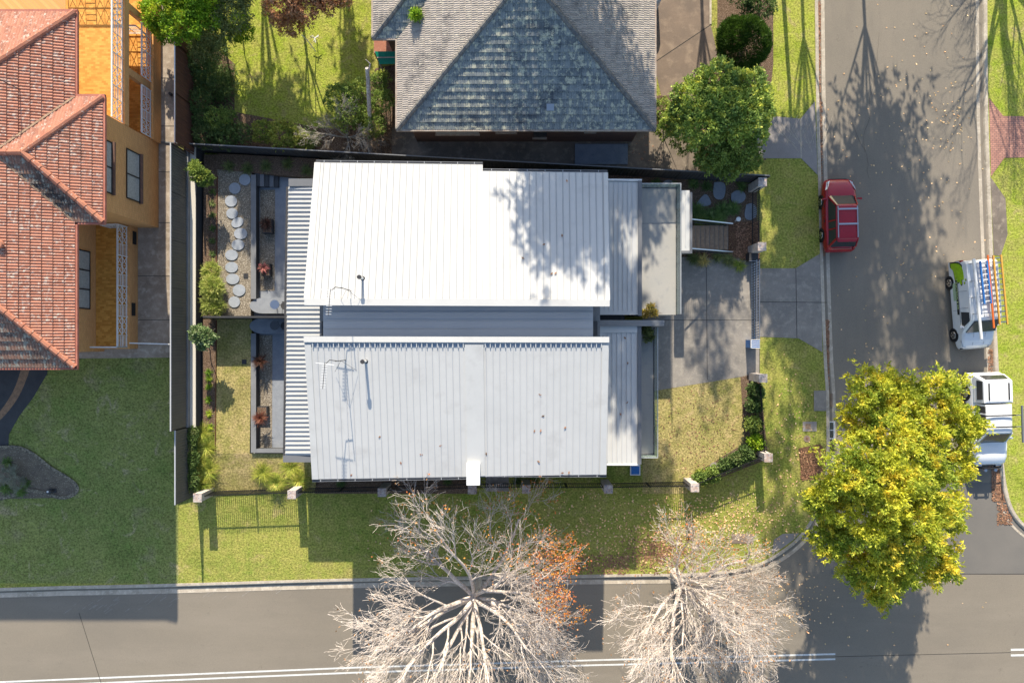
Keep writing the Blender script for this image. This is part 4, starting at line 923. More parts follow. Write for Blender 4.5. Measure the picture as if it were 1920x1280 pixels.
# ================================================================ street fence: brick pillars and black railings
PZ = 1.7
pill = []
labs = {'A':'pale brick fence pillar at the west end beside the grey fence','B':'pale brick fence pillar by the big yellow grass tussocks','C':'pale brick fence pillar below the left half of the south roof','D':'pale brick fence pillar touching the white flue box','E':'pale brick fence pillar just right of the grey side slab','F':'pale brick fence pillar near the south east roof corner','G':'pale brick fence pillar at the bottom tip of the front hedge','H':'pale brick fence pillar at the eastern corner of the railing','I':'pale brick fence pillar beside the driveway above the hedge','J':'pale brick fence pillar at the foot of the entry path','K':'pale brick fence pillar at the north east garden corner'}
pp = {'A':(370,933,0),'B':(547,927,0),'C':(716,923,0),'D':(885,918,0),'E':(987,917,0),'F':(1141,917,0),'G':(1303,914,0),'H':(1441,858,0),'I':(1431,709,0),'J':(1429,462,0),'K':(1430,341,0)}
first = None; pxy = {}
for k, (px, py, rz) in pp.items():
    x, y, _ = P(px, py, PZ); pxy[k] = Vector((x, y, 0))
    if first is None:
        first = thing('fence_pillar', labs[k], 'pillar', (x,y,0), group='pale brick pillars of the street fence')
        mb = MB(); mb.box(-.22,.22,-.22,.22,0,PZ-.07); build('shaft', mb, m_brick_w, parent=first, local=True)
        mb = MB(); mb.box(-.235,.235,-.235,.235,PZ-.069,PZ); build('cap', mb, m_cap_w, parent=first, local=True)
    else: copy_tree(first, (x,y,0), 0, labs[k])
def railing(a, b, lab, h=1.3, gp='black railings between the pale brick pillars', m=None, sp=.115, z=0):
    m = m or m_black; a = Vector((a[0],a[1],z)); b = Vector((b[0],b[1],z)); d = (b-a).normalized(); a = a+d*.23; b = b-d*.23; L = (b-a).length; Z = Vector((0,0,1))
    t = thing('railing_fence', lab, 'fence', (a.x,a.y,z), group=gp)
    mb = MB(); mb.bar(a+Z*.15,b+Z*.15,.04,.04); mb.bar(a+Z*(h-.15),b+Z*(h-.15),.04,.04); build('rail', mb, m, parent=t)
    mb = MB(); n = int(L/sp)
    for i in range(1,n): p = lerp(a,b,i/n); mb.bar(p+Z*.05, p+Z*h, .032, .032)
    build('picket_row', mb, m, parent=t)
    mb = MB(); k = max(1, round(L/2.4))
    for i in range(k+1): p = lerp(a,b,i/k); mb.bar(p, p+Z*(h+.03), .05, .05)
    build('fence_post', mb, m, parent=t)
for a, b, lab in (('A','B','black railing at the south west corner beside the dry strip of lawn'),('B','C','black railing below the left end of the south roof'),('C','D','black railing between the flue box pillar and the pillar to its west'),('E','F','black railing south of the right half of the white roof'),('F','G','black railing along the bottom of the dry front lawn'),('G','H','diagonal black railing outside the lower hedge shrubs'),('H','I','black railing on the street side of the upper hedge shrubs')):
    railing(pxy[a], pxy[b], lab)
railing(pxy['J']+Vector((0,0,0)), pxy['K'], 'black railing between the entry path and the north east garden corner')
railing(pxy['D'], pxy['E'], 'short black side gate between two closely set pillars', 1.2)
# sliding gate and letterbox
t = thing('sliding_gate', 'open slatted grey sliding gate across the driveway mouth', 'gate', P(1421,560))
for k in (0,1):
    x = P(1419+k*5,0,.9)[0]; mb = MB(); mb.bar((x,P(0,487,.9)[1],.9),(x,P(0,640,.9)[1],.9),.03,.05); mb.bar((x,P(0,487,.1)[1],.1),(x,P(0,640,.1)[1],.1),.03,.05); build('gate_rail', mb, m_chrome, parent=t)
mb = MB(); 
for i in range(30):
    y = lerp(P(0,487,.9)[1], P(0,640,.9)[1], (i+.5)/30); x0 = P(1419,0,.9)[0]; x1 = P(1424,0,.9)[0]; mb.bar((x0,y-.04,.12),(x1,y+.04,.85),.05,.02)
build('slat_row', mb, m_grey_steel, parent=t)
x0,y1,_ = P(1409,637,1.0); x1,y0,_ = P(1425,652,1.0); t = thing('letterbox', 'blue slatted letterbox and gate motor box at the driveway edge', 'letterbox', ((x0+x1)/2,(y0+y1)/2,0))
mb = MB(); mb.box(x0,x1,y0,y1,.02,.95); build('box', mb, m_blue, parent=t); mb = MB()
for i in range(5): y = lerp(y0,y1,(i+.0)/4); mb.box(x0-.01,x1+.01,y-.02,y+.02,.95,.98)
mb.box(x0-.03,x0,y0,y1,.9,.99); build('slat_row', mb, m_white, parent=t)
x0,y1,_ = P(1405,473,.6); x1,y0,_ = P(1422,489,.6); mb = MB(); mb.box(x0,x1,y0,y1,.02,.6); o = build('letterbox', mb, m_dark_steel, parent=None); tag(o, 'dark square letterbox between the leafy path and the gate', 'letterbox')
mb = MB(); mb.box(x0-.02,x1+.02,y0-.02,y0,.58,.62); mb.box(x0-.02,x1+.02,y1,y1+.02,.58,.62); build('rim', mb, m_chrome, parent=o)
# planters and small things in the courtyards
def planter(px, py, wd, ht, lab, m=m_dark_steel):
    x,y,_ = P(px,py,.4); t = thing('planter', lab, 'planter', (x,y,.02)); mb = MB(); mb.box(x-wd/2,x+wd/2,y-ht/2,y+ht/2,.02,.42); build('pot', mb, m, parent=t)
    mb = MB(); mb.box(x-wd/2+.04,x+wd/2-.04,y-ht/2+.04,y+ht/2-.04,.42,.43); build('soil', mb, m_mulch, parent=t)
planter(501,424,.55,.8,'dark rectangular planter with a bronze plant in the north courtyard'); planter(498,506,.5,.7,'dark rectangular planter holding the pink leaved plant'); planter(491,770,.6,.5,'dark planter behind the red spiky plant'); planter(1213,620,.6,.5,'timber planter against the blade wall on the narrow balcony', m_timber)
def stool(px, py, lab, m):
    x,y,_ = P(px,py,1.1); t = thing('patio_table', lab, 'table', (x,y,.5)); mb = MB(); mb.cyl(x,y,1.17,1.2,.26,.26,24); build('tabletop', mb, m, parent=t)
    mb = MB()
    for k in range(3): a = 2.1*k; mb.tube([(x+.05*math.cos(a),y+.05*math.sin(a),1.16),(x+.24*math.cos(a),y+.24*math.sin(a),.5)],.015,6)
    build('leg', mb, m_dark_steel, parent=t)
stool(516,571,'round pale patio table on the north landing', m_chrome); stool(516,610,'round glass patio table on the south landing', m_glassw)
def chair_round(px, py, lab):
    x,y,_ = P(px,py,.9); t = thing('patio_chair', lab, 'chair', (x,y,.5)); mb = MB(); mb.cyl(x,y,.9,.94,.22,.22,18); build('seat', mb, m_dark_steel, parent=t)
    mb = MB(); mb.tube([(x+.2*math.cos(a),y+.2*math.sin(a),1.25) for a in [R(-100+20*i) for i in range(11)]],.02,6); build('backrest', mb, m_dark_steel, parent=t)
    mb = MB()
    for k in range(4): a = .8+1.57*k; mb.tube([(x+.15*math.cos(a),y+.15*math.sin(a),.9),(x+.2*math.cos(a),y+.2*math.sin(a),.5)],.014,6)
    build('leg', mb, m_dark_steel, parent=t)
chair_round(534,573,'dark round patio chair half under the north verandah roof'); chair_round(534,611,'dark round patio chair half under the south verandah roof')
# rotary hose reel / toy on lawn and white pole
mb = MB()
for k in range(3):
    a = k*2.1+.3; x,y,_ = P(595,79); mb.tube([(x,y,.5),(x+.2*math.cos(a),y+.2*math.sin(a),.55),(x+.28*math.cos(a+.4),y+.28*math.sin(a+.4),.5),(x,y,.5)],.02,5)
mb.tube([(x,y,0),(x,y,.5)],.02,5); o = build('garden_spinner', mb, m_white); tag(o, 'white looped garden ornament on the bright back lawn', 'garden ornament')
mb = MB(); mb.tube([P(592,97,.05),P(575,74,1.2),P(566,66,2.0)],.025,6); o = build('leaning_pole', mb, m_white); tag(o, 'thin pale leaning pole below the copper leaved tree', 'pole')
# ================================================================ vehicles
def ring_rect(w, y0, y1, z, r0, r1, n=6, zc=None, tap0=1, tap1=1):
    """rounded rectangle in plan; +y is the front"""
    pts = []
    for cx, cy, r, a0, ww in ((w*tap1-r1, y1-r1, r1, 0, w),(-(w*tap1-r1), y1-r1, r1, 90, w),(-(w*tap0-r0), y0+r0, r0, 180, w),(w*tap0-r0, y0+r0, r0, 270, w)):
        for i in range(n+1):
            a = R(a0+90*i/n); pts.append((cx+r*math.cos(a), cy+r*math.sin(a), z))
    return pts
def wheel(t, x, y, r, wd, side):
    w_ = thing('wheel', None, None, (x,y,r)); w_.parent = t
    mb = MB(); mb.tube([(-wd/2,0,0),(-wd*.42,0,0),(wd*.42,0,0),(wd/2,0,0)], [r*.93,r,r,r*.93], 28); build('tyre', mb, m_tyre, parent=w_, local=True, smooth=False)
    mb = MB(); s = side
    mb.tube([(s*wd*.5,0,0),(s*(wd*.5+.012),0,0)], [r*.62,r*.6], 20); build('rim', mb, m_chrome, parent=w_, local=True)
    mb = MB()
    for k in range(5):
        a = 2*math.pi*(k+.5)/5; mb.bar((s*(wd*.5+.014),r*.2*math.cos(a),r*.2*math.sin(a)),(s*(wd*.5+.014),r*.52*math.cos(a),r*.52*math.sin(a)),.07,.01,(1,0,0))
    build('hub_gap', mb, m_tyre, parent=w_, local=True)
def car(name, lab, cat, px, py, zref, rz, L, W, Hh, m, deck, belt, gh, wr=.33, wb=(.30,.76), bump=None):
    """deck: list of (t, z, wf) from front to rear; gh: (yf_base,yf_roof,yr_roof,yr_base, w_base, w_roof) as fractions of L from the front"""
    x, y, _ = P(px, py, zref); t = thing(name, lab, cat, (x,y,RD), rz)
    hw_ = W/2; rings = []
    for tt, z, wf in deck:
        yy = L/2 - tt*L; w2 = hw_*wf
        prof = [(-.86,.22),(-.97,.34),(-1.0,.55),(-.985,z*.86),(-.93,z*.965),(-.72,z*1.0),(-.35,z*1.018),(0,z*1.024),(.35,z*1.018),(.72,z*1.0),(.93,z*.965),(.985,z*.86),(1.0,.55),(.97,.34),(.86,.22)]
        rings.append([(a*w2, yy, b) for a, b in prof])
    mb = MB(); mb.loft(rings); build('body', mb, m, parent=t, local=True, smooth=True)
    yf, yfr, yrr, yr, wbse, wr_ = gh
    Y = lambda f: L/2-f*L
    b0 = ring_rect(hw_*wbse, Y(yr), Y(yf), belt, .12, .22, tap1=.97); r0 = ring_rect(hw_*wr_, Y(yrr), Y(yfr), Hh-.05, .10, .14, tap1=.97)
    mb = MB(); mb.loft([b0, r0]); build('windows', mb, m_autoglass, parent=t, local=True)
    r1 = [(p[0]*1.015, p[1], p[2]-.015) for p in r0]; r2 = [(p[0]*.99,p[1]*.995,Hh-.012) for p in r0]; r3 = [(p[0]*.8,(p[1]-Y((yfr+yrr)/2))*.86+Y((yfr+yrr)/2),Hh+.012) for p in r0]; r4 = [(p[0]*.3,(p[1]-Y((yfr+yrr)/2))*.4+Y((yfr+yrr)/2),Hh+.03) for p in r0]
    mb = MB(); mb.loft([r1,r2,r3,r4]); rf = build('roof', mb, m, parent=t, local=True, smooth=True)
    mb = MB()
    for sx in (-1,1):
        for (ya, yb, k) in ((yf+.012,yfr+.01,.075),(yr-.012,yrr-.01,.11)):
            mb.bar((sx*hw_*wbse*.965,Y(ya),belt-.02),(sx*hw_*wr_*.97,Y(yb),Hh-.04),k,.05,(sx,0,.3))
        for f in (.44,.68):
            yy = Y(yfr+(yrr-yfr)*f) ; mb.bar((sx*hw_*wbse*1.0,yy,belt-.02),(sx*hw_*wr_*1.005,yy,Hh-.05),.07,.02,(sx,0,.3))
    build('pillar', mb, m, parent=t, local=True)
    for f in wb:
        for sx in (-1,1):
            mb = MB(); yy = Y(f); mb.tube([(sx*(hw_-.13),yy,wr),(sx*(hw_+.004),yy,wr)], wr+.07, 26); build('wheel_arch', mb, m_black, parent=t, local=True)
            wheel(t, sx*(hw_-.1), yy, wr, .22, sx)
    for sx in (-1,1):
        mb = MB(); yy = Y(yf+.05); mb.hexa([(sx*(hw_-.02),yy-.05,belt),(sx*(hw_+.2),yy-.09,belt),(sx*(hw_+.2),yy+.02,belt),(sx*(hw_-.02),yy+.02,belt)],[(sx*(hw_-.02),yy-.05,belt+.09),(sx*(hw_+.2),yy-.09,belt+.13),(sx*(hw_+.19),yy+.01,belt+.13),(sx*(hw_-.02),yy+.02,belt+.09)]); build('mirror', mb, m, parent=t, local=True)
    return t, Y
t, Y = car('parked_car', 'red hatchback with silver roof bars parked by the west kerb', 'car', 1577.5, 402, .8, R(1.2), 4.15, 1.82, 1.6, m_red,
  [(0,.50,.55),(.008,.62,.70),(.03,.74,.84),(.08,.84,.94),(.16,.92,.985),(.26,.99,1.0),(.45,.98,1.0),(.7,.99,1.0),(.86,1.0,.97),(.94,.96,.92),(.98,.84,.86),(1.0,.55,.78)], .95, (.235,.39,.86,.945,.86,.68), .34)
mb = MB()
for sx in (-1,1): mb.bar((sx*.54,Y(.42),1.66),(sx*.54,Y(.84),1.66),.045,.05)
build('roof_rail', mb, m_chrome, parent=t, local=True)
for f in (.46,.66): mb = MB(); mb.bar((-.56,Y(f),1.70),(.56,Y(f),1.70),.09,.04); build('roof_bar', mb, m_chrome, parent=t, local=True)
for sx in (-1,1):
    mb = MB(); mb.hexa([(sx*.55,Y(.035),.66),(sx*.74,Y(.06),.66),(sx*.87,Y(.17),.74),(sx*.74,Y(.15),.80)],[(sx*.55,Y(.03),.79),(sx*.735,Y(.055),.80),(sx*.865,Y(.165),.895),(sx*.76,Y(.15),.935)]); build('headlight', mb, m_chrome, parent=t, local=True)
    mb = MB(); mb.hexa([(sx*.60,Y(.985),.80),(sx*.80,Y(.945),.80),(sx*.84,Y(.92),.9),(sx*.62,Y(.955),.9)],[(sx*.6,Y(.97),.97),(sx*.79,Y(.94),.985),(sx*.83,Y(.915),1.0),(sx*.62,Y(.95),1.0)]); build('tail_light', mb, M('red_lens', (.5,.06,.05), rough=.2), parent=t, local=True)
mb = MB(); mb.hexa([(-.56,Y(.88),1.50),(.56,Y(.88),1.50),(.6,Y(.84),1.585),(-.6,Y(.84),1.585)],[(-.5,Y(.895),1.535),(.5,Y(.895),1.535),(.6,Y(.84),1.61),(-.6,Y(.84),1.61)]); build('spoiler', mb, m_red, parent=t, local=True)
mb = MB(); mb.bar((-.5,Y(.003),.5),(.5,Y(.003),.5),.05,.16); build('grille', mb, m_black, parent=t, local=True)
mb = MB()
for sx in (-1,1):
    for f, z0_, z1_ in ((.30,.3,.94),(.50,.3,.97),(.71,.3,.97)): mb.bar((sx*.912,Y(f),z0_),(sx*.905,Y(f),z1_-.1),.012,.012)
    mb.bar((sx*.70,Y(.03),.83),(sx*.80,Y(.22),.975),.014,.012)
    for f in (.36,.56): mb.bar((sx*.915,Y(f),.82),(sx*.915,Y(f+.04),.82),.03,.03)
mb.bar((-.5,Y(.965),.93),(.5,Y(.965),.93),.02,.02)
build('panel_seam', mb, m_black, parent=t, local=True)
for sx in (-1,1): mb = MB(); mb.bar((sx*.3,Y(.225),.965),(sx*.02,Y(.25),.99),.02,.02); build('wiper', mb, m_black, parent=t, local=True)
# white dual cab utility with canopy
t, Y = car('parked_utility', 'white utility with black roof racks and bull bar under the yellow tree', 'utility', 1861, 787, 1.1, R(181.8), 5.25, 1.86, 1.78, m_carw,
  [(0,.62,.72),(.01,.86,.82),(.035,1.03,.90),(.1,1.10,.97),(.22,1.13,1.0),(.5,1.05,1.0),(.9,1.08,1.0),(.97,1.06,.98),(1.0,.8,.95)], 1.08, (.245,.365,.674,.68,.9,.78), .38, (.19,.78))
mb = MB(); c0 = ring_rect(.90, Y(.985), Y(.685), 1.05, .06, .04); c1 = ring_rect(.80, Y(.93), Y(.69), 1.74, .08, .05); c2 = ring_rect(.66, Y(.91), Y(.705), 1.79, .1, .05); mb.loft([c0,c1,c2]); build('canopy', mb, m_carw, parent=t, local=True, smooth=False)
mb = MB(); mb.hexa([(-.68,Y(.972),1.22),(.68,Y(.972),1.22),(.62,Y(.938),1.66),(-.62,Y(.938),1.66)],[(-.68,Y(.980),1.24),(.68,Y(.980),1.24),(.62,Y(.946),1.68),(-.62,Y(.946),1.68)]); build('rear_window', mb, m_autoglass, parent=t, local=True)
for sx in (-1,1):
    mb = MB(); mb.hexa([(sx*.86,Y(.72),1.28),(sx*.86,Y(.93),1.28),(sx*.815,Y(.92),1.68),(sx*.815,Y(.73),1.68)],[(sx*.885,Y(.72),1.28),(sx*.885,Y(.93),1.28),(sx*.835,Y(.92),1.68),(sx*.835,Y(.73),1.68)]); build('side_window', mb, m_autoglass, parent=t, local=True)
    mb = MB(); mb.bar((sx*.55,Y(.72),1.82),(sx*.55,Y(.90),1.82),.05,.05); build('roof_rail', mb, m_black, parent=t, local=True)
    mb = MB(); mb.box(sx*.55-.16,sx*.55+.16,Y(.0)-.05,Y(-.006),.62,.80); build('headlight', mb, m_chrome, parent=t, local=True)
for f in (.44,.56): mb = MB(); mb.bar((-.82,Y(f),1.90),(.95,Y(f),1.90),.06,.05); build('roof_bar', mb, m_black, parent=t, local=True)
mb = MB(); mb.bar((-1.0-.16,Y(.27),1.92),(-1.0-.16,Y(.66),1.92),.09,.08); mb.bar((-1.16,Y(.44),1.9),(-.8,Y(.44),1.9),.05,.04); mb.bar((-1.16,Y(.56),1.9),(-.8,Y(.56),1.9),.05,.04); build('awning_bar', mb, m_grey_steel, parent=t, local=True)
mb = MB(); mb.tube([(-.85,Y(.03),.6),(-.7,Y(-.02),.75),(0,Y(-.03),.78),(.7,Y(-.02),.75),(.85,Y(.03),.6)],.05,8); mb.tube([(-.5,Y(-.02),.5),(-.42,Y(-.025),1.0),(.42,Y(-.025),1.0),(.5,Y(-.02),.5)],.035,8); mb.bar((-.9,Y(-.005),.45),(.9,Y(-.005),.45),.12,.2); build('bull_bar', mb, m_black, parent=t, local=True)
for sx in (-1,1): mb = MB(); mb.cyl(sx*.28,Y(-.045),.82,.96,.09,.09,14); build('spot_light', mb, m_chrome, parent=t, local=True)
# white van
x, y, _ = P(1838, 571, .9); van = thing('parked_van', 'white tradesman van with ladders on the roof and green artwork on its side', 'van', (x-.25,y,RD), R(180+4.5))
VL, VW, VH = 5.0, 1.92, 1.95; Y = lambda f: VL/2 - f*VL
prof = []
rings = []
for tt, z, wf, top in [(0,.55,.66,.60),(.012,.70,.80,.66),(.04,.86,.90,.72),(.10,1.02,.96,.80),(.19,1.14,.99,.86)]:
    rings.append([(a*VW/2*wf, Y(tt), b) for a, b in ((-.9,.24),(-1,.4),(-1,.6),(-.97,z*.9),(-.86,z*.98),(-.4,z*1.02),(0,z*1.03),(.4,z*1.02),(.86,z*.98),(.97,z*.9),(1,.6),(1,.4),(.9,.24))])
mb = MB(); mb.loft(rings); 
def vsec(f, zt, wt): return [(a*VW/2, Y(f), b) for a, b in ((-.92,.24),(-1,.4),(-1,.7),(-1,1.12),(-(wt+.06),zt-.14),(-wt*.93,zt-.03),(0,zt),(wt*.93,zt-.03),((wt+.06),zt-.14),(1,1.12),(1,.7),(1,.4),(.92,.24))]
mb.loft([vsec(.19,1.145,.90), vsec(.33,VH-.03,.82), vsec(.40,VH,.84), vsec(.7,VH,.85), vsec(.955,VH-.02,.85), vsec(.985,VH-.16,.84), vsec(1.0,1.3,.88)])
build('body', mb, m_carw, parent=van, local=True, smooth=False)
m_vglass = M('blue_tinted_glass', (.02,.04,.075), rough=.12, spec=.4)
def vz(f): return 1.145+(VH-.03-1.145)*(f-.19)/.14
mb = MB(); e = .03
mb.hexa([(-.80,Y(.20),vz(.20)-.05),(.80,Y(.20),vz(.20)-.05),(.70,Y(.318),vz(.318)-.05),(-.70,Y(.318),vz(.318)-.05)],[(-.80,Y(.197)+.02,vz(.20)+e),(.80,Y(.197)+.02,vz(.20)+e),(.70,Y(.316)+.02,vz(.318)+e),(-.70,Y(.316)+.02,vz(.318)+e)]); build('windscreen', mb, m_vglass, parent=van, local=True)
for sx in (-1,1):
    mb = MB(); mb.hexa([(sx*.94,Y(.245),1.16),(sx*.94,Y(.43),1.16),(sx*.84,Y(.42),1.72),(sx*.86,Y(.325),1.70)],[(sx*.968,Y(.245),1.16),(sx*.968,Y(.43),1.16),(sx*.885,Y(.42),1.72),(sx*.895,Y(.325),1.70)]); build('side_window', mb, m_autoglass, parent=van, local=True)
    mb = MB(); mb.hexa([(sx*.93,Y(.27),1.1),(sx*1.14,Y(.28),1.1),(sx*1.14,Y(.255),1.1),(sx*.93,Y(.25),1.1)],[(sx*.93,Y(.27),1.28),(sx*1.14,Y(.28),1.3),(sx*1.14,Y(.255),1.3),(sx*.93,Y(.25),1.28)]); build('mirror', mb, m_carw, parent=van, local=True)
    mb = MB(); mb.hexa([(sx*.62,Y(.02),.62),(sx*.80,Y(.03),.62),(sx*.90,Y(.10),.7),(sx*.74,Y(.07),.8)],[(sx*.62,Y(.02),.80),(sx*.80,Y(.035),.82),(sx*.915,Y(.105),.93),(sx*.74,Y(.085),.975)]); build('headlight', mb, m_chrome, parent=van, local=True)
    mb = MB(); mb.box(sx*.86-.06,sx*.86+.07,Y(1.004),Y(.985),.9,1.45); build('tail_light', mb, M('red_lens_van', (.35,.01,.01), rough=.2), parent=van, local=True)
    for f in (.17,.77):
        mb = MB(); mb.tube([(sx*.8,Y(f),.34),(sx*(VW/2+.004),Y(f),.34)], .40, 26); build('wheel_arch', mb, m_black, parent=van, local=True)
        wheel(van, sx*(VW/2-.1), Y(f), .34, .23, sx)
    mb = MB(); mb.bar((sx*.968,Y(.27),1.08),(sx*.968,Y(.98),1.08),.02,.015,(1,0,0)); mb.bar((sx*.964,Y(.45),.5),(sx*.964,Y(.45),1.08),.015,.015); mb.bar((sx*.966,Y(.47),1.06),(sx*.90,Y(.47),1.7),.015,.015); mb.bar((sx*.966,Y(.66),1.06),(sx*.90,Y(.66),1.7),.015,.015); build('panel_seam', mb, m_grey_steel, parent=van, local=True)
mb = MB(); mb.bar((-.80,Y(.012),.62),(.80,Y(.012),.62),.06,.12); build('grille', mb, m_black, parent=van, local=True)
mb = MB()
for sx in (-.45,-.2,.2,.45): mb.bar((sx,Y(.36),VH+.0),(sx,Y(.94),VH+.0),.03,.02); 
for sx in (-.3,.3): mb.bar((sx,Y(.05),.925),(sx*1.1,Y(.18),1.165),.03,.015)
build('pressed_rib', mb, m_metal_ribs, parent=van, local=True)
# the van's right side in its own frame (+x) faces west after the turn: artwork and lettering there
m_txt = M('lime_lettering', (.62,.80,.35), rough=.5)
mb = MB(); mb.box(.962,.968,Y(.90),Y(.40),.86,1.03); mb.cyl(0,0,0,.001,.001)
band = build('side_sign', mb, m_black, parent=van, local=True)
mb = MB(); mb.box(.962,.967,Y(.76),Y(.56),.62,.855); build('green_fade', mb, M('pale_green_vinyl', (.42,.55,.36), rough=.4), parent=band, local=True)
fc = bpy.data.curves.new('lettering', 'FONT'); fc.body = 'OT ELECTRICAL & AIR'; fc.size = .19; fc.extrude = .003; fc.align_x = 'CENTER'; fc.align_y = 'CENTER'; fc.materials.append(m_txt)
fo = bpy.data.objects.new('lettering', fc); C.objects.link(fo); fo.parent = band; fo.location = (.971, Y(.65), .945)
fo.rotation_euler = Matrix(((0,0,1),(1,0,0),(0,1,0))).to_euler()
bpy.context.view_layer.update(); lm = bpy.data.meshes.new_from_object(fo); lo_ = bpy.data.objects.new('lettering', lm); lo_.location = fo.location; lo_.rotation_euler = fo.rotation_euler; bpy.data.objects.remove(fo); lo_.name = 'lettering'; C.objects.link(lo_); lo_.parent = band
mb = MB(); mo = MB()
import random as _r
def blob(m, pts, x0, x1): 
    q = smooth_line(pts+[pts[0]], 2)[:-1]; n = len(q); area = sum(q[i][0]*q[(i+1)%n][1]-q[(i+1)%n][0]*q[i][1] for i in range(n)); 
    if area < 0: q = q[::-1]
    tri = tessellate_polygon([[Vector((a,b,0)) for a,b in q]])
    def sx(z): return 0 if z < 1.12 else -(z-1.12)*.17
    m.add([(x0+sx(b),a,b) for a,b in q]+[(x1+sx(b),a,b) for a,b in q], [(i,(i+1)%n,n+(i+1)%n,n+i) for i in range(n)]+[(n+a,n+b,n+c) if ((q[b][0]-q[a][0])*(q[c][1]-q[a][1])-(q[c][0]-q[a][0])*(q[b][1]-q[a][1]))>0 else (n+a,n+c,n+b) for a,b,c in tri])
y1 = Y(.985)
art = [(y1,.60),(y1+.30,.60),(y1+.36,.78),(y1+.62,.86),(y1+.98,.90),(y1+.98,1.0),(y1+.72,1.02),(y1+1.12,1.08),(y1+1.12,1.2),(y1+.85,1.2),(y1+1.25,1.26),(y1+1.25,1.40),(y1+.9,1.38),(y1+1.02,1.45),(y1+1.0,1.55),(y1+.75,1.56),(y1+.35,1.5),(y1+.12,1.35),(y1+.02,1.1)]
cy = sum(a for a,b in art)/len(art); cz = sum(b for a,b in art)/len(art)
blob(mo, [(cy+(a-cy)*1.12, cz+(b-cz)*1.16) for a,b in art], .968, .975); ob = build('artwork_outline', mo, m_black, parent=van, local=True)
blob(mb, art, .978, .985); build('green_artwork', mb, m_lime, parent=ob, local=True)
for (a,b,r) in ((y1+1.18,1.52,.08),(y1+1.02,1.62,.07)):
    for k, mm, e in ((0,m_black,.03),(1,m_lime,0)):
        mb = MB(); xx = .905-(b-1.12)*.0; mb.tube([(.93-(b-1.12)*.12+.008*k,a,b),(.95-(b-1.12)*.12+.01*k,a,b)], r+e, 16); build('artwork_dot', mb, mm, parent=ob, local=True)
# roof racks on the van
for f in (.40,.58,.76,.95):
    mb = MB(); mb.bar((-.84,Y(f),VH+.12),(.84,Y(f),VH+.12),.04,.04); mb.bar((-.8,Y(f),VH-.06),(-.8,Y(f),VH+.12),.04,.04); mb.bar((.8,Y(f),VH-.06),(.8,Y(f),VH+.12),.04,.04); build('roof_bar', mb, m_chrome, parent=van, local=True)
mb = MB(); mb.tube([(.70,Y(1.0),VH+.22),(.62,Y(.12),VH+.22)],.075,12); build('conduit_tube', mb, m_white, parent=van, local=True)
VX, VY = van.location.x, van.location.y; vr = R(184.5)
def vw(a, b, z): return (VX + a*math.cos(vr)-b*math.sin(vr), VY + a*math.sin(vr)+b*math.cos(vr), z+RD)
def ladder(lab, x0, x1, f0, f1, z, wd, m_side_, m_rung, n, skew=0, name='ladder'):
    t = thing(name, lab, 'ladder', vw((x0+x1)/2,(Y(f0)+Y(f1))/2,z))
    for xx in (x0,x1): mb = MB(); mb.bar(vw(xx,Y(f0),z), vw(xx+skew,Y(f1),z), .08, .09); build('stile', mb, m_side_, parent=t)
    mb = MB()
    for i in range(n):
        f = (i+.5)/n; yy = lerp(Y(f0),Y(f1),f); mb.bar(vw(x0+skew*f,yy,z), vw(x1+skew*f,yy,z), .055, .04)
    build('rung', mb, m_rung, parent=t)
ladder('yellow sided extension ladder on the kerb side of the van roof', -.74,-.32,1.02,.26,VH+.30,.5,m_yellow,m_chrome,13,-.06)
ladder('blue sided step ladder on the middle of the van roof', .02,.38,.97,.50,VH+.24,.4,m_blue,m_white,8,-.06)
mb = MB(); mb.tube([vw(-.10,Y(1.03),VH+.19), vw(-.13,Y(.23),VH+.19)],.05,10); o = build('orange_conduit', mb, m_orangepipe); tag(o, 'long orange conduit pipe strapped on the van roof', 'pipe')
# ================================================================ plants
def np_mesh(name, V, F, mat, parent=None, loc=(0,0,0), smooth=False, mats=None):
    me = bpy.data.meshes.new(name); V = np.asarray(V, np.float32) - np.asarray(loc, np.float32); F = np.asarray(F, np.int32); k = F.shape[1]
    me.vertices.add(len(V)); me.vertices.foreach_set('co', V.ravel()); me.loops.add(F.size); me.loops.foreach_set('vertex_index', F.ravel())
    me.polygons.add(len(F)); me.polygons.foreach_set('loop_start', np.arange(0, F.size, k, dtype=np.int32)); me.polygons.foreach_set('loop_total', np.full(len(F), k, np.int32))
    me.materials.append(mat); me.update(calc_edges=True)
    if smooth: me.polygons.foreach_set('use_smooth', [True]*len(me.polygons))
    o = bpy.data.objects.new(name, me); C.objects.link(o)
    if parent is not None: o.parent = parent
    else: o.location = loc
    return o
def unit(v): return v/np.maximum(np.linalg.norm(v, axis=-1, keepdims=True), 1e-9)
def leaves(c, n, L, W, rng, star=5, up=.35, spread=1.0):
    """star clusters of leaves at points c with outward normals n"""
    c = np.repeat(c, star, 0); n = np.repeat(n, star, 0); m = len(c)
    d = unit(rng.normal(size=(m,3))*spread + n*up*2); s = unit(np.cross(d, rng.normal(size=(m,3)))); l = L*(.6+.8*rng.random((m,1))); w_ = W*(.7+.6*rng.random((m,1)))
    base = c + rng.normal(size=(m,3))*L*.25
    V = np.stack([base, base + d*l*.5 + s*w_*.5, base + d*l, base + d*l*.5 - s*w_*.5], 1).reshape(-1,3)
    F = np.arange(m*4).reshape(-1,4); return V, F
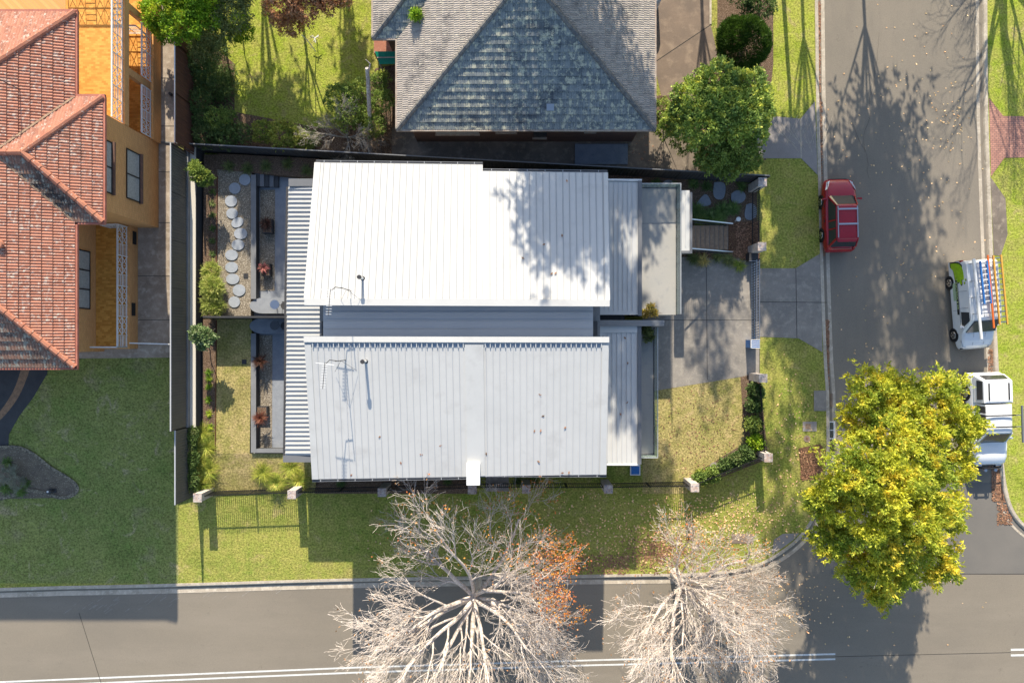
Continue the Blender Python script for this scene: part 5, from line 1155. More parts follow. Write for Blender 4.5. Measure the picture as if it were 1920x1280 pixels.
def blob_pts(blobs, dens, rng, lump=.22, low=-.35, fill=.3):
    cs, ns = [], []
    for bx, by, bz, rx, ry, rz in blobs:
        m = max(6, int(dens*rx*ry)); d = unit(rng.normal(size=(m*2,3))); d = d[d[:,2] > low][:m]; m = len(d)
        ph = rng.random(6)*6.28; k = 1 + lump*(np.sin(d[:,0]*5+ph[0])*np.sin(d[:,1]*5+ph[1]) + .6*np.sin(d[:,0]*11+ph[2])*np.sin(d[:,1]*10+ph[3]) + .5*np.sin(d[:,2]*8+ph[4]))
        r = (k*(1 - fill*rng.random(m)**1.6))[:,None]; cs.append(np.array([bx,by,bz]) + d*r*np.array([rx,ry,rz])); ns.append(unit(d*np.array([1,1,1.3])))
    return np.concatenate(cs), np.concatenate(ns)
def tree_limbs(mb, base, blobs, r0, rng, droop=0):
    base = Vector(base); top = Vector((np.mean([b[0] for b in blobs]), np.mean([b[1] for b in blobs]), np.mean([b[2] for b in blobs])))
    fork = lerp(base, top, .4); fork.x = base.x*.7+top.x*.3; fork.y = base.y*.7+top.y*.3
    mb.tube([base, lerp(base,fork,.5)+Vector((.05,.03,0)), fork], [r0, r0*.8, r0*.7], 8)
    for b in blobs:
        e = Vector(b[:3])-Vector((0,0,b[5]*.2)); m1 = lerp(fork,e,.5)+Vector(rng.normal(size=3)*.25)+Vector((0,0,.2)); mb.tube([fork,m1,e], [r0*.5,r0*.3,r0*.12], 5)
        for k in range(5):
            q = e+Vector(rng.normal(size=3)*np.array([b[3],b[4],b[5]])*.5); mb.tube([lerp(m1,e,.6), q], [r0*.14,.015], 4)
def tree(name, lab, cat, base, blobs, dens, L, W, m, bark, r0=.12, seed=1, star=5, lump=.22, group=None, up=.35, fill=.35, low=-.35):
    rng = np.random.default_rng(seed); t = thing(name, lab, cat, base, group=group)
    mb = MB(); tree_limbs(mb, base, blobs, r0, rng); build('trunk', mb, bark, parent=t)
    c, n = blob_pts(blobs, dens, rng, lump, low, fill); V, F = leaves(c, n, L, W, rng, star, up)
    np_mesh('crown', V, F, m, parent=t, loc=base); return t
def PB(px, py, z, r, rz=None, ry=None):
    x, y, _ = P(px, py, z); return (x, y, z, r, ry or r, rz or r*.65)
m_yg = leaf_mat('yellow_green_leaves', (.48,.47,.05), (.21,.27,.04), (.57,.46,.055), .6, .42)
m_dkleaf = leaf_mat('dark_green_leaves', (.07,.115,.035), (.11,.165,.05), (.16,.19,.07), .9)
m_midleaf = leaf_mat('mid_green_leaves', (.13,.19,.045), (.19,.25,.06), (.30,.33,.07), .8)
m_brleaf = leaf_mat('bright_green_leaves', (.22,.34,.02), (.12,.22,.02), (.33,.38,.03), .8)
m_olive = leaf_mat('olive_leaves', (.12,.15,.05), (.19,.21,.08), (.09,.11,.04), 1.2)
m_copper = leaf_mat('copper_leaves', (.42,.23,.12), (.30,.15,.075), (.52,.33,.2), 1.2)
m_grassbl = leaf_mat('tussock_blades', (.32,.34,.06), (.19,.25,.045), (.48,.44,.13), 1.5)
m_grassdk = leaf_mat('green_tussock_blades', (.13,.20,.05), (.08,.14,.04), (.2,.26,.1), 1.5)
m_redleaf = leaf_mat('red_strappy_leaves', (.12,.045,.035), (.17,.09,.06), (.07,.04,.035), 3, k=1)
m_pinkleaf = leaf_mat('pink_leaves', (.45,.16,.16), (.3,.1,.09), (.2,.16,.08), 6)
m_euc = leaf_mat('tall_tree_leaves', (.07,.11,.03), (.1,.14,.05), None, .5, .2)
m_autumn = leaf_mat('autumn_leaves', (.50,.15,.05), (.60,.30,.05), (.40,.09,.07), 1.5, .4, k=1.25)
# --- big yellow green street tree
blobs = [PB(1640,735,6.4,1.45),PB(1705,745,6.0,1.3),PB(1610,790,5.8,1.1),PB(1775,745,6.2,1.45),PB(1825,800,5.8,1.2),PB(1685,815,6.8,1.6),PB(1750,815,6.4,1.4),PB(1600,890,7.3,1.6),PB(1545,935,6.4,1.2),PB(1665,905,7.8,1.8),PB(1745,890,6.8,1.5),PB(1810,875,5.6,1.0),PB(1560,1005,5.9,1.25),PB(1640,985,7.0,1.7),PB(1735,980,7.0,1.7),PB(1790,960,5.8,1.1),PB(1620,1060,5.6,1.3),PB(1700,1065,6.2,1.4),PB(1775,1055,5.4,1.2),PB(1665,1105,4.8,1.0)]
bx, by, _ = P(1532,925,0)
tree('street_tree', 'large yellow green evergreen tree spreading over the street corner', 'tree', (bx,by,0), [(b[0]-(.5 if b[0]>17.6 else 0),b[1],b[2],b[3]*.80,b[4]*.80,b[5]*.95) for b in blobs], 720, .17, .075, m_yg, m_bark_w, .2, 5, 7, .42, up=.6, fill=.55, low=-.4)
# bare grey twigs showing through it
rng = np.random.default_rng(3)
# --- bare tree generator
def bare_tree(name, lab, base, height, spread, seed, n0=7, bark=m_bark_w, leafy=None, lean=(0,0), group=None, dens=1.0):
    rs = random.Random(seed); t = thing(name, lab, 'tree', base, group=group); mb = MB(); tips = []; B = Vector(base); hs = height/9.2; mr = .0068 if hs > .6 else .006
    def grow(p, d, L, r, lev):
        ns = (6, 5, 4, 3, 3)[lev-1]; pts = [p]; rr = [r]; q = p.copy(); dd = d.copy(); wob = (.11, .15, .19, .22, .22)[lev-1]
        out = Vector((p.x-B.x, p.y-B.y, 0)); out = out.normalized() if out.length > .3 else Vector((0,0,0))
        for i in range(ns):
            dd = (dd + Vector((rs.gauss(0,wob), rs.gauss(0,wob), rs.gauss(0,wob*.7)+.03)) + out*.05).normalized(); q = q + dd*L/ns; pts.append(q.copy()); rr.append(max(mr, r*(1-.66*(i+1)/ns)))
        mb.tube(pts, rr, (8,6,5,3,3)[lev-1], caps=False)
        if lev == 5: tips.append((pts[-1], dd)); return
        if lev == 4: tips.append((pts[-1], dd))
        k = int(round((0, 6, 5, 5, 3)[lev]*(dens if lev > 1 else 1)))
        for j in range(k):
            f = min(.999, .18+.82*(j+rs.random()*.8)/k); ii = min(int(f*ns), ns-1); pos = lerp(pts[ii], pts[ii+1], f*ns-ii); ax = (pts[ii+1]-pts[ii]).normalized(); o2 = Vector((pos.x-B.x, pos.y-B.y, 0)); o2 = o2.normalized() if o2.length > .1 else o2
            side = ax.cross(Vector((rs.gauss(0,1), rs.gauss(0,1), rs.gauss(0,1)))).normalized(); an = rs.uniform(.42,.9); nd = (ax*math.cos(an) + side*math.sin(an) + o2*.17 + Vector((0,0,.10))).normalized()
            grow(pos, nd, L*rs.uniform(.50,.72)*(1.12-.35*f), max(mr, rr[ii]*rs.uniform(.42,.62)), lev+1)
    top = B + Vector((lean[0], lean[1], height*.2)); mb.tube([B, lerp(B,top,.5)+Vector((.04,0,0)), top], [.34*hs,.25*hs,.25*hs], 10)
    for j in range(n0):
        a = 2.399963*j+rs.uniform(-.2,.2); el = .30+1.05*((j+.5)/n0)**.9+rs.uniform(-.05,.05); d = Vector((math.cos(a)*math.cos(el)*spread, math.sin(a)*math.cos(el)*spread, math.sin(el))).normalized()
        grow(top-Vector((0,0,.25*rs.random())), d, height*rs.uniform(.48,.62)*(.85 if el < .6 else 1), .145*hs*rs.uniform(.65,1.1), 1)
    build('trunk', mb, bark, parent=t)
    return t, tips
b1 = P(893,1084,0)
t1, tips1 = bare_tree('bare_tree', 'large leafless pale branched tree with some red leaves over the lower road', b1, 9.8, 1.65, 17, 14, lean=(0,-.4), dens=1.0)
b2 = P(1265,1072,0)
t2, tips2 = bare_tree('bare_tree', 'second leafless pale branched tree nearer the street corner', b2, 8.1, 1.25, 29, 12, lean=(.1,-.3), dens=1.0)
def tipleaves(t, tips, base, sel, m, nper, L, seed, nm='foliage'):
    rng = np.random.default_rng(seed); c = np.array([p[:] for p, d in tips if sel(p)])
    if not len(c): return
    c = np.repeat(c, nper, 0) + rng.normal(size=(len(c)*nper,3))*.12; V, F = leaves(c, np.tile([0,0,1.],(len(c),1)), L, L*.7, rng, 1, .5); np_mesh(nm, V, F, m, parent=t, loc=base)
def scr(p): k = S*H/(H-p[2]); return 960+p[0]*k, 640-p[1]*k
rr = random.Random(5)
tipleaves(t1, tips1, b1, lambda p: ((scr(p)[0]-1085)/80)**2+((scr(p)[1]-1075)/95)**2 < rr.uniform(.2,1.4), m_autumn, 4, .12, 1)
tipleaves(t1, tips1, b1, lambda p: scr(p)[1] < 1060 and rr.random() < (.25 if scr(p)[0] > 950 else .10), m_autumn, 3, .12, 2)
tipleaves(t1, tips1, b1, lambda p: rr.random() < .05, m_copper, 2, .12, 3)
tipleaves(t2, tips2, b2, lambda p: rr.random() < .10, m_copper, 2, .12, 4)
tipleaves(t2, tips2, b2, lambda p: scr(p)[1] < 1050 and rr.random() < .15, m_autumn, 2, .12, 6)
# --- trees and shrubs of the north yard
tree('garden_tree', 'bright green bushy tree at the top left behind the brick house', 'tree', P(330,50), [PB(300,25,3.6,.9),PB(345,40,4.0,1.0),PB(310,55,3.2,.7),PB(385,20,3.8,1.0),PB(345,-15,4.2,1.2)], 900, .13, .08, m_brleaf, m_bark_b, .1, 21)
tree('garden_tree', 'dull olive tree overlapping the bright bushy tree at the top', 'tree', P(410,30), [PB(400,55,3.2,1.0),PB(430,20,3.6,1.1),PB(385,85,2.4,.8),PB(440,-20,3.6,1.1)], 800, .14, .05, m_olive, m_bark_b, .09, 22)
tree('garden_shrub', 'small lime green shrub at the edge of the long back lawn', 'shrub', P(450,55), [PB(448,42,2.0,.55),PB(462,62,1.7,.45),PB(442,68,1.5,.4)], 900, .12, .06, m_brleaf, m_bark_b, .05, 23)
tree('garden_shrub', 'very dark spreading shrub beside the rusty brown fence', 'shrub', P(385,110), [PB(375,110,1.6,.9),PB(400,95,1.5,.8),PB(385,140,1.3,.7)], 800, .12, .05, m_dkleaf, m_bark_b, .05, 24)
tree('garden_shrub', 'round blue green shrub left of the dark strappy clump', 'shrub', P(372,195), [PB(370,190,1.5,.7),PB(382,222,1.4,.7)], 900, .09, .05, m_dkleaf, m_bark_b, .05, 25)
tree('garden_shrub', 'mid green shrub below the dark strappy clump', 'shrub', P(410,225), [PB(405,222,1.5,.65),PB(428,215,1.3,.4)], 900, .10, .06, m_midleaf, m_bark_b, .05, 26)
tree('garden_shrub', 'dark low shrub in the corner of the charcoal boundary fence', 'shrub', P(390,255), [PB(385,252,1.3,.8),PB(425,256,1.3,.7),PB(455,250,1.2,.6)], 900, .09, .05, m_dkleaf, m_bark_b, .05, 27)
tree('garden_shrub', 'bright leafy shrub against the boundary fence below the lawn', 'shrub', P(530,255), [PB(495,248,1.3,.6),PB(530,252,1.5,.75),PB(560,258,1.2,.55)], 900, .12, .06, leaf_mat('yellowish_shrub_leaves',(.25,.27,.05),(.15,.2,.04),(.32,.30,.08),1.2), m_bark_b, .05, 28)
tree('copper_tree', 'copper brown leaved tree at the top of the back lawn', 'tree', P(560,10), [PB(530,15,3.2,.9),PB(570,5,3.6,1.0),PB(545,45,2.6,.65),PB(610,-5,3.4,.8),PB(565,-30,3.8,1.2)], 950, .11, .07, m_copper, m_bark_b, .1, 29)
tree('copper_tree', 'sparser copper tree right of the leaning pole', 'tree', P(650,-10), [PB(640,-8,3.2,.7),PB(620,-20,3.4,.9)], 600, .11, .06, m_copper, m_bark_b, .1, 30)
tree('garden_shrub', 'dense leafy shrub on the west side of the bare twiggy bush', 'shrub', P(640,190), [PB(635,185,1.4,.75),PB(665,170,1.5,.7),PB(655,215,1.5,.8),PB(690,215,1.2,.7)], 800, .11, .06, m_midleaf, m_bark_b, .05, 31)
tree('garden_shrub', 'feathery green shrub hugging the wall of the tiled house', 'shrub', P(712,170), [PB(712,150,1.4,.5),PB(716,190,1.5,.6),PB(700,235,1.3,.6)], 850, .16, .05, m_midleaf, m_bark_b, .05, 32)
tree('garden_tree', 'large rounded mid green tree beside the driveway of the tiled house', 'tree', P(1345,210), [PB(1300,190,3.4,1.1),PB(1345,160,3.6,1.2),PB(1400,170,3.6,1.1),PB(1380,215,3.8,1.3),PB(1320,230,3.6,1.2),PB(1410,235,3.2,.9),PB(1275,215,2.8,.8),PB(1262,235,2.2,.6),PB(1425,200,2.6,.7),PB(1350,195,4.0,1.1)], 900, .14, .09, leaf_mat('broad_green_leaves',(.22,.28,.06),(.12,.18,.05),(.38,.38,.07),1.1,k=1.9), m_bark_b, .14, 33)
tree('garden_tree', 'lower mid green tree between the round tree and the boundary line', 'tree', P(1350,285), [PB(1340,285,2.8,.95),PB(1385,275,2.8,.9),PB(1365,310,2.4,.8),PB(1405,300,2.2,.65),PB(1320,300,2.0,.5)], 900, .13, .08, m_midleaf, m_bark_b, .1, 34)
tree('conical_shrub', 'dense dark green globe shrub beside the brown driveway', 'shrub', P(1392,80), [PB(1395,82,1.9,1.35,1.3),PB(1375,65,1.7,.8,.9)], 2600, .16, .035, leaf_mat('fine_green_leaves',(.05,.11,.012),(.08,.15,.02),None,2,k=1), m_bark_b, .08, 35, 5, .05, fill=.15, up=.8)
tree('garden_shrub', 'shaded dull shrub along the east wall of the tiled house', 'shrub', P(1240,220), [PB(1240,205,1.4,.6),PB(1246,240,1.3,.6),PB(1285,265,1.2,.7)], 800, .11, .06, m_midleaf, m_bark_b, .05, 36)
tree('garden_shrub', 'dark shrub at the very top beside the street lawn', 'shrub', P(1425,10), [PB(1425,10,2.0,.8),PB(1400,-15,2.0,.9)], 900, .11, .06, m_dkleaf, m_bark_b, .06, 37)
x,y,z = P(780,28,4.6)
tree('roof_weed', 'yellow green weed growing in the roof valley of the tiled house', 'plant', (x,y,z-.3), [(x,y,z,.22,.22,.15)], 2600, .2, .05, m_brleaf, m_bark_b, .02, 38)
# pale dead trunk and bare twiggy bush
mb = MB(); mb.tube([P(694,285,0),P(693,215,1.6),P(690,150,3.0),P(688,128,3.6)], [.14,.12,.11,.10], 8); mb.tube([P(690,140,3.1),P(694,120,3.5),P(686,112,3.9)], [.06,.04,.02], 6); o = build('dead_trunk', mb, m_bark_w); tag(o, 'pale dead tree trunk beside the shaded wall of the tiled house', 'dead tree')
tb, tpb = bare_tree('bare_bush', 'twiggy leafless grey bush against the boundary fence', P(655,262,0), 3.0, 1.5, 41, 7, M('grey_twigs', (.42,.38,.32), (.3,.26,.21), 4, rough=.9), dens=.75)
tb2, _ = bare_tree('bare_bush', 'small leafless brownish bush nearest the tiled house', P(712,258,0), 2.2, 1.4, 43, 6, M('tan_twigs', (.34,.24,.16), (.26,.2,.14), 4, rough=.9), dens=.6)
bare_tree('bare_bush', 'low grey twiggy bush in the kidney shaped garden bed', (*P(28,893,.6)[:2], wz(*P(28,893,.6)[:2])), 1.3, 1.6, 44, 7, M('mossy_twigs', (.34,.36,.28), (.24,.25,.19), 4, rough=.9), dens=.8)
# --- tussocks and strappy plants
def tussock(name, lab, px, py, z, n, L, wd, m, seed, group=None, droop=.8, erect=1.0, w0=0.03, cat='plant'):
    rng = np.random.default_rng(seed); x, y, _ = P(px, py, z); a = rng.random(n)*6.283; el = rng.uniform(.25,1.35,n)**erect; Lb = L*rng.uniform(.6,1.1,n)
    seg = 4; V = np.zeros((n,seg+1,2,3)); pos = np.stack([x+rng.normal(size=n)*wd*.3, y+rng.normal(size=n)*wd*.3, np.full(n,z)],1); ang = el.copy()
    side = np.stack([-np.sin(a), np.cos(a), np.zeros(n)],1)
    for k in range(seg+1):
        ww = w0*(1-(k/seg)**1.5*.9)*.5; V[:,k,0] = pos + side*ww; V[:,k,1] = pos - side*ww; step = Lb/seg
        pos = pos + np.stack([np.cos(a)*np.cos(ang), np.sin(a)*np.cos(ang), np.sin(ang)],1)*step[:,None]; ang = ang - droop*(.35+.3*rng.random(n))
        pos[:,2] = np.maximum(pos[:,2], z+.01)
    idx = np.arange(n*(seg+1)*2).reshape(n,seg+1,2); F = np.stack([idx[:,:-1,0], idx[:,:-1,1], idx[:,1:,1], idx[:,1:,0]],-1).reshape(-1,4)
    o = np_mesh(name, V.reshape(-1,3), F, m, loc=(x,y,z)); return tag(o, lab, cat, group)
for i, (px,py,L,lab) in enumerate([(495,885,.95,'leftmost big yellow green grass tussock south of the courtyard'),(520,905,.85,'yellow green grass tussock closest to the railing'),(548,875,.95,'yellow green grass tussock under the roof fascia end'),(562,900,.9,'yellow green grass tussock beside the south west roof corner')]):
    tussock('grass_tussock', lab, px, py, .15, 420, L, .25, m_grassbl, 60+i, 'yellow green grass tussocks by the south courtyard')
for i, (px,py) in enumerate([(382,812),(390,838),(378,862),(392,880),(380,905)]):
    tussock('spiky_grass', ['topmost','second','middle','fourth','lowest'][i]+' arching yellow green grass in the bed by the stepped grey fence', px, py, .3, 420, .95, .3, m_grassbl, 70+i, 'arching grasses along the grey fence', w0=.028)
tree('hedge_strip', 'thin dark climber on the stepped end of the grey fence', 'climber', P(362,870,0), [PB(360,820,1.2,.3,ry=.6),PB(361,860,1.2,.3,ry=.7),PB(362,900,1.2,.3,ry=.6)], 1800, .09, .05, m_dkleaf, m_bark_b, .03, 77)
tree('bamboo_shrub', 'tall yellow green feathery shrub beside the lit retaining wall', 'shrub', P(398,548,GZ), [PB(396,512,1.2,.35,ry=.5),PB(398,540,1.5,.5,ry=.6),PB(400,572,1.3,.5,ry=.5)], 2600, .22, .03, leaf_mat('pale_feathery_leaves',(.38,.40,.12),(.22,.28,.06),(.5,.48,.2),2), m_bark_b, .04, 78, up=.7)
tree('small_tree', 'small glossy tree leaning over the shaded retaining wall', 'tree', P(383,322,GZ), [PB(372,325,2.2,.45),PB(385,335,2.0,.4),PB(366,312,2.0,.3)], 1500, .13, .08, m_midleaf, m_bark_b, .04, 79)
tree('small_tree', 'small pale glossy tree over the wall south of the dividing fence', 'tree', P(388,635,GZ), [PB(372,625,2.3,.42),PB(388,632,2.2,.45),PB(380,645,2.0,.3)], 1500, .13, .09, leaf_mat('pale_glossy_leaves',(.20,.27,.12),(.12,.18,.07),(.3,.34,.2),2), m_bark_b, .04, 80)
for i, py in enumerate([360,382,404,428,452,476]):
    tussock('bed_plant', ['first','second','third','fourth','fifth','sixth'][i]+' small dark strappy plant down the shaded back mulch bed', 399, py, GZ, 50, .3, .06, m_dkleaf, 90+i, 'small dark plants in the back mulch bed')
for i, (px,py) in enumerate([(392,697),(393,710),(392,725),(391,750),(393,775),(396,800)]):
    tussock('bed_plant', ['first','second','third','fourth','fifth','sixth'][i]+' small bright green plant down the mulch bed of the south unit', px, py, GZ, 60, .32, .06, m_brleaf, 100+i, 'small green plants in the south back bed')
tussock('bronze_plant', 'bronze leaved plant in the north courtyard planter', 499,420,.43,110,.5,.1,m_redleaf,111,w0=.05)
tussock('pink_plant', 'pink leaved plant in the second courtyard planter', 495,503,.43,90,.42,.1,m_pinkleaf,112,w0=.08)
tussock('red_cordyline', 'dark red spiky cordyline in the shaded south courtyard', 490,677,.5,150,.6,.05,m_redleaf,113,w0=.045,droop=.25)
tussock('red_cordyline', 'sunlit red spiky cordyline in the south courtyard', 489,783,.6,170,.55,.05,leaf_mat('rust_leaves',(.38,.17,.11),(.24,.08,.06),None,3,k=1),114,w0=.045,droop=.25)
for i, (px,py,r) in enumerate([(430,313,.4),(465,316,.4),(500,312,.45),(540,308,.4),(575,320,.35)]):
    tussock('fence_grass', ['first','second','third','fourth','fifth'][i]+' dull tussock from the west under the charcoal boundary fence', px, py, GZ, 130, .5, .2, m_olive, 120+i, 'dull tussocks along the boundary fence')
tree('balcony_plant', 'trailing green plant spilling from the narrow balcony planter', 'plant', P(1213,622,2.3), [PB(1212,620,3.0,.25),PB(1216,632,2.8,.22)], 2600, .12, .05, m_olive, m_bark_b, .02, 130)
tree('balcony_plant', 'dry golden potted plant at the south end of the tiled balcony', 'plant', P(1222,583,2.55), [PB(1219,576,3.2,.16),PB(1226,586,3.0,.16),PB(1210,588,2.9,.16)], 2600, .14, .05, leaf_mat('golden_leaves',(.5,.36,.1),(.3,.26,.06),None,4), m_bark_b, .02, 131)
for i, (px,py,m,L,n) in enumerate([(1305,395,m_grassdk,.7,260),(1330,408,m_grassdk,.75,300),(1352,395,m_grassdk,.7,280),(1374,392,m_grassdk,.6,240),(1345,412,m_grassdk,.6,240),(1310,412,m_midleaf,.5,200)]):
    tussock('front_tussock', ['leftmost','second','third','fourth','lower middle','white flowered lower left'][i]+' green tussock among the front stepping stones', px, py, .02, n, L, .2, m, 140+i, 'green tussocks in the front garden')
for i, (px,py,m) in enumerate([(1262,352,m_grassdk),(1300,345,m_grassdk),(1325,350,m_dkleaf),(1390,350,m_grassdk),(1230,345,m_dkleaf)]):
    tussock('low_plant', ['first','second','third','fourth','westernmost'][i]+' low dark plant at the back of the front garden', px, py, .02, 150, .45, .2, m, 150+i, 'low plants at the back of the front garden')
for i, (px,py,m) in enumerate([(1300,485,m_olive),(1318,488,leaf_mat('straw_blades',(.45,.36,.13),(.33,.28,.1),None,3)),(1345,480,m_olive),(1365,488,m_olive),(1385,498,m_grassbl)]):
    tussock('driveway_tussock', ['westernmost olive','straw coloured','middle olive','fourth olive','easternmost yellow green'][i]+' tussock overhanging the top edge of the driveway', px, py, .02, 170, .55, .2, m, 160+i, 'tussocks at the top of the driveway')
for i, (px,py,r) in enumerate([(1416,732,.42),(1413,758,.40),(1412,795,.42),(1416,828,.42),(1398,850,.45),(1378,862,.42),(1358,870,.35),(1334,888,.42),(1313,893,.36)]):
    tree('hedge_shrub', ['topmost','second','third','fourth','fifth','sixth','seventh','eighth','last'][i]+' rounded shrub down the front hedge, counted from the driveway', 'shrub', P(px,py,0), [PB(px,py,.7,r,.4),PB(px+4,py+4,.6,r*.8,.35)], 1500, .12, .08, m_brleaf if i == 3 else (m_midleaf if i in (2,7,8) else m_dkleaf), m_bark_b, .03, 170+i, group='rounded shrubs of the front hedge')
for i, (px,py) in enumerate([(640,905),(840,900),(970,903),(1003,900)]):
    tussock('low_plant', ['first','second','third','fourth'][i]+' shaded plant below the south roof edge, counted from the west', px, py, .02, 120, .4, .15, m_dkleaf, 190+i, 'shaded plants below the south roof')
tree('agapanthus_clump', 'large dark strappy clump beside the back lawn', 'plant', P(405,160), [PB(405,155,.7,.95,.4)], 300, .1, .03, m_dkleaf, m_bark_b, .03, 200)
tussock('strappy_clump', 'wide clump of dark strappy leaves beside the back lawn', 408,158,.25,900,.7,1.6,m_dkleaf,201,w0=.05)
tussock('strappy_clump', 'smaller dark strappy clump above the fence corner shrubs', 420,240,.2,350,.6,.8,m_dkleaf,202,w0=.05)
tussock('strappy_clump', 'strappy plants with an orange flower at the boundary fence', 580,262,.2,350,.6,.7,m_midleaf,203,w0=.05)
# ================================================================ tall trees just outside the frame whose shade falls into it
def shade_tree(lab, x, y, z, r, rz, seed, dens=55, n=7):
    rng = np.random.default_rng(seed); bl = []
    for k in range(n):
        a = rng.random()*6.28; q = r*rng.uniform(.2,.8); bl.append((x+q*math.cos(a), y+q*math.sin(a), z+rng.uniform(-1,1)*rz, r*.5, r*.5, rz*.5))
    return tree('tall_tree', lab, 'tree', (x,y,0), bl, dens, .34, .15, m_euc, m_bark_w, .13, seed, 6, .4, group='tall trees beyond the top of the view', fill=.8)
shade_tree('tall tree north of the side road', 19.9, 26.5, 11.0, 4.2, 3.8, 301, 46, 11)
shade_tree('tall tree on the street verge north of the driveway', 16.4, 25.8, 9.6, 3.5, 3.4, 302, 150, 11)
shade_tree('tall tree behind the grey tiled house', 3.4, 25.0, 14.4, 4.2, 3.4, 303, 110, 11)
shade_tree('tall tree behind the driveway of the tiled house', 10.6, 27, 12.5, 2.8, 3.6, 304, 26)
shade_tree('tall tree behind the long back lawn', -14.8, 27.0, 9.5, 2.6, 3.2, 305, 90, 8)
shade_tree('tall tree beyond the copper trees', -10.2, 29.0, 9.0, 1.8, 3.0, 306, 70)
shade_tree('tall tree behind the round tree of the tiled house', 15.6, 20.8, 15.0, 3.4, 3.2, 307, 34)
scatter_roof = [(1030,700),(1110,860),(960,820),(1125,880),(1090,885)]
t3, _ = bare_tree('bare_tree', 'leafless tree on the far verge above the top of the view', (28.2,24.5,0), 9.0, 1.2, 51, 7, dens=.7)
mb = MB(); mb.tube([(27.4,30.5,0),(27.6,30.4,7.2),(28.0,30,9.0),(29.5,29.6,9.2)], [.16,.12,.07,.05], 8); o = build('light_pole', mb, m_timber); tag(o, 'street light pole on the east verge north of the view', 'light pole')
# ================================================================ scattered leaves
def scatter(name, regions, n, m, L, z, seed, lab):
    rng = np.random.default_rng(seed); cs = []
    for (a,b,c,d,w_) in regions:
        k = int(n*w_); u = rng.random((k,2)); u = (u+rng.random((k,2)))/2*1.3-.15 if (c-a > 50 and d-b > 50) else u; cs.append(np.stack([a+(c-a)*u[:,0], b+(d-b)*u[:,1]],1))
    p = np.concatenate(cs); xy = np.stack([(p[:,0]-960)/S, (640-p[:,1])/S, np.full(len(p), z)],1)
    xy[:,2] += rng.random(len(p))*.02
    m_ = len(xy); a = rng.random(m_)*6.28; d = np.stack([np.cos(a),np.sin(a),rng.normal(size=m_)*.15],1)*L*(.5+rng.random((m_,1))); s = np.stack([-np.sin(a),np.cos(a),rng.normal(size=m_)*.2],1)*L*.4
    V = np.stack([xy-d*.5, xy+s, xy+d*.5, xy-s],1).reshape(-1,3); o = np_mesh(name, V, np.arange(m_*4).reshape(-1,4), m); o['kind'] = 'stuff'; return o
m_fl = leaf_mat('fallen_tan_leaves', (.50,.30,.15), (.62,.48,.28), (.36,.16,.07), 8, 0)
m_fr = leaf_mat('fallen_brown_leaves', (.24,.12,.075), (.36,.20,.12), (.14,.08,.05), 8, 0, k=1.1)
scatter('fallen_leaves', [(1000,925,1420,1060,.5),(1240,930,1500,1020,.25),(700,940,1000,1070,.12),(1440,700,1530,960,.1)], 1500, m_fl, .11, .02, 1, '')
scatter('fallen_leaves', [(1548,20,1840,640,.6),(1600,640,1640,700,.04),(1740,120,1815,330,.22),(1450,1060,1560,1180,.3),(1420,1050,1900,1270,.12)], 330, m_fl, .10, RD+.012, 2, '')
scatter('gutter_leaves', [(1531,0,1540,190,.16),(1533,190,1543,340,.12),(1537,340,1548,480,.14),(1543,600,1556,735,.22),(1855,655,1868,880,.15),(1862,880,1888,940,.2),(1872,930,1900,985,.1)], 4200, m_fr, .10, RD+.02, 3, '')
scatter('fallen_leaves', [(1380,415,1424,485,.6),(1300,470,1400,486,.2),(1236,740,1400,900,.25),(1500,845,1545,900,.4),(1160,200,1240,330,.05)], 1100, m_fr, .09, .025, 4, '')
rng = np.random.default_rng(9); Vs = []
for k in range(30):
    if k < 17: px, py, z = rng.uniform(590,1130), 632+262*rng.random()**.35, 0; z = roofz(py, False)+.03
    elif k < 24: px, py = rng.uniform(1125,1190), rng.uniform(630,860); z = 3.53
    else: px, py = rng.uniform(900,1135), rng.uniform(330,560); z = roofz(py, True)+.05
    p = np.array(P(px,py,z)); a = rng.random()*6.28; d = np.array([math.cos(a),math.sin(a),.2])*.09; s_ = np.array([-math.sin(a),math.cos(a),.1])*.045; Vs += [p-d,p+s_,p+d,p-s_]
o = np_mesh('fallen_leaves', np.array(Vs), np.arange(len(Vs)).reshape(-1,4), m_fr); o['kind'] = 'stuff'
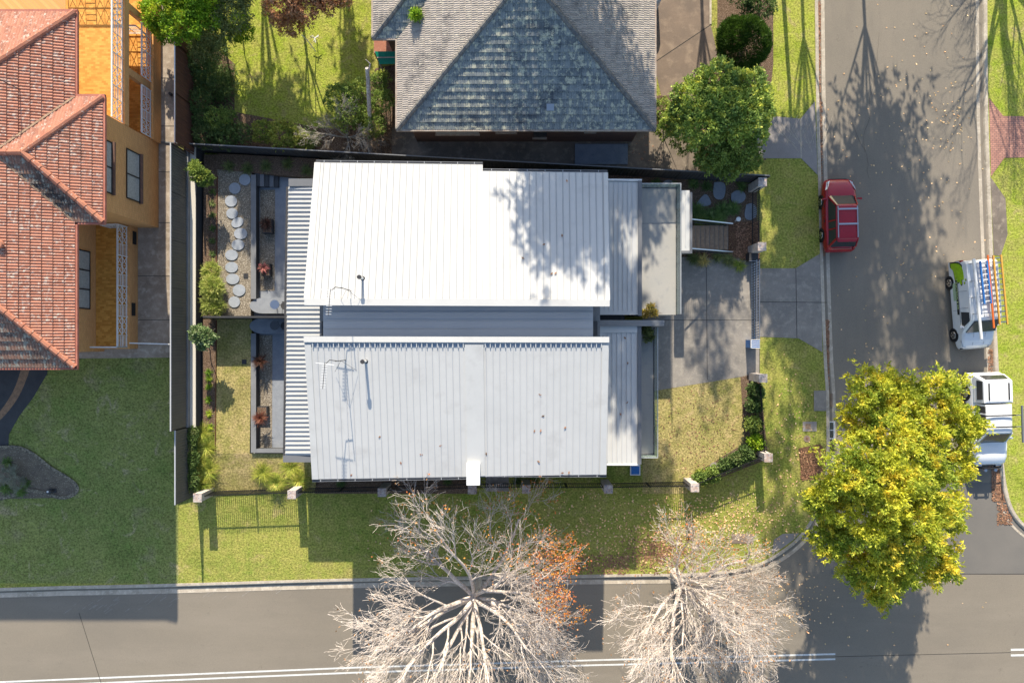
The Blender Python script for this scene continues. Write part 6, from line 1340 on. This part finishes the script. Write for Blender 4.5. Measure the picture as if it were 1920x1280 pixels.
scatter('fallen_leaves', [(1000,1040,1180,1075,.5),(1180,1000,1300,1070,.6)], 1400, m_fr, .11, .02, 5, '')

# ================================================================ every separate piece of these parts becomes a part of its own
def split_islands(o):
    me = o.data; n = len(me.vertices); par = list(range(n))
    def find(a):
        while par[a] != a: par[a] = par[par[a]]; a = par[a]
        return a
    for p in me.polygons:
        v = p.vertices; r = find(v[0])
        for q in v[1:]: par[find(q)] = r
    groups = {}
    for p in me.polygons: groups.setdefault(find(p.vertices[0]), []).append(p.index)
    if len(groups) < 2 or len(groups) > 90: return
    co = [tuple(v.co) for v in me.vertices]; base = o.name.split('.')[0]; pol = [(tuple(p.vertices), p.material_index, p.use_smooth) for p in me.polygons]
    for k, idx in enumerate(groups.values()):
        used = sorted({v for i in idx for v in pol[i][0]}); mp = {v: j for j, v in enumerate(used)}
        nm = bpy.data.meshes.new(base); nm.from_pydata([co[v] for v in used], [], [tuple(mp[v] for v in pol[i][0]) for i in idx])
        for m in me.materials: nm.materials.append(m)
        nm.polygons.foreach_set('material_index', [pol[i][1] for i in idx]); nm.update()
        if k == 0: o.data = nm
        else:
            c = bpy.data.objects.new(base, nm); C.objects.link(c); c.parent = o.parent; c.location = o.location; c.rotation_euler = o.rotation_euler
            if 'label' in o: c['label'] = o['label']
for o in list(C.objects):
    if o.type == 'MESH' and o.parent is not None and o.name.split('.')[0] in ('verge_trim','sill','box_gutter','fascia','gutter','verandah_post','porch_post','post','fence_post','leg','valley_flashing','awning_frame','opening','gate_rail','rail','pillar','vent_opening','balcony_edge','fence_cap','terrace_edge','rung','cowl','rib_closure','gutter_clip','panel_seam','wiper','element'):
        split_islands(o)

for i, (px, py, L) in enumerate([(12,915,.5),(40,922,.4),(15,865,.4),(50,905,.35)]):
    x, y, _ = P(px,py,.6); 
    o = tussock('bed_plant', ['lower left','lower right','upper left','right hand'][i]+' grey green plant in the kidney shaped garden bed', px, py, wz(x,y)+.01, 160, L, .25, m_grassdk, 400+i, 'grey green plants in the kidney shaped bed')
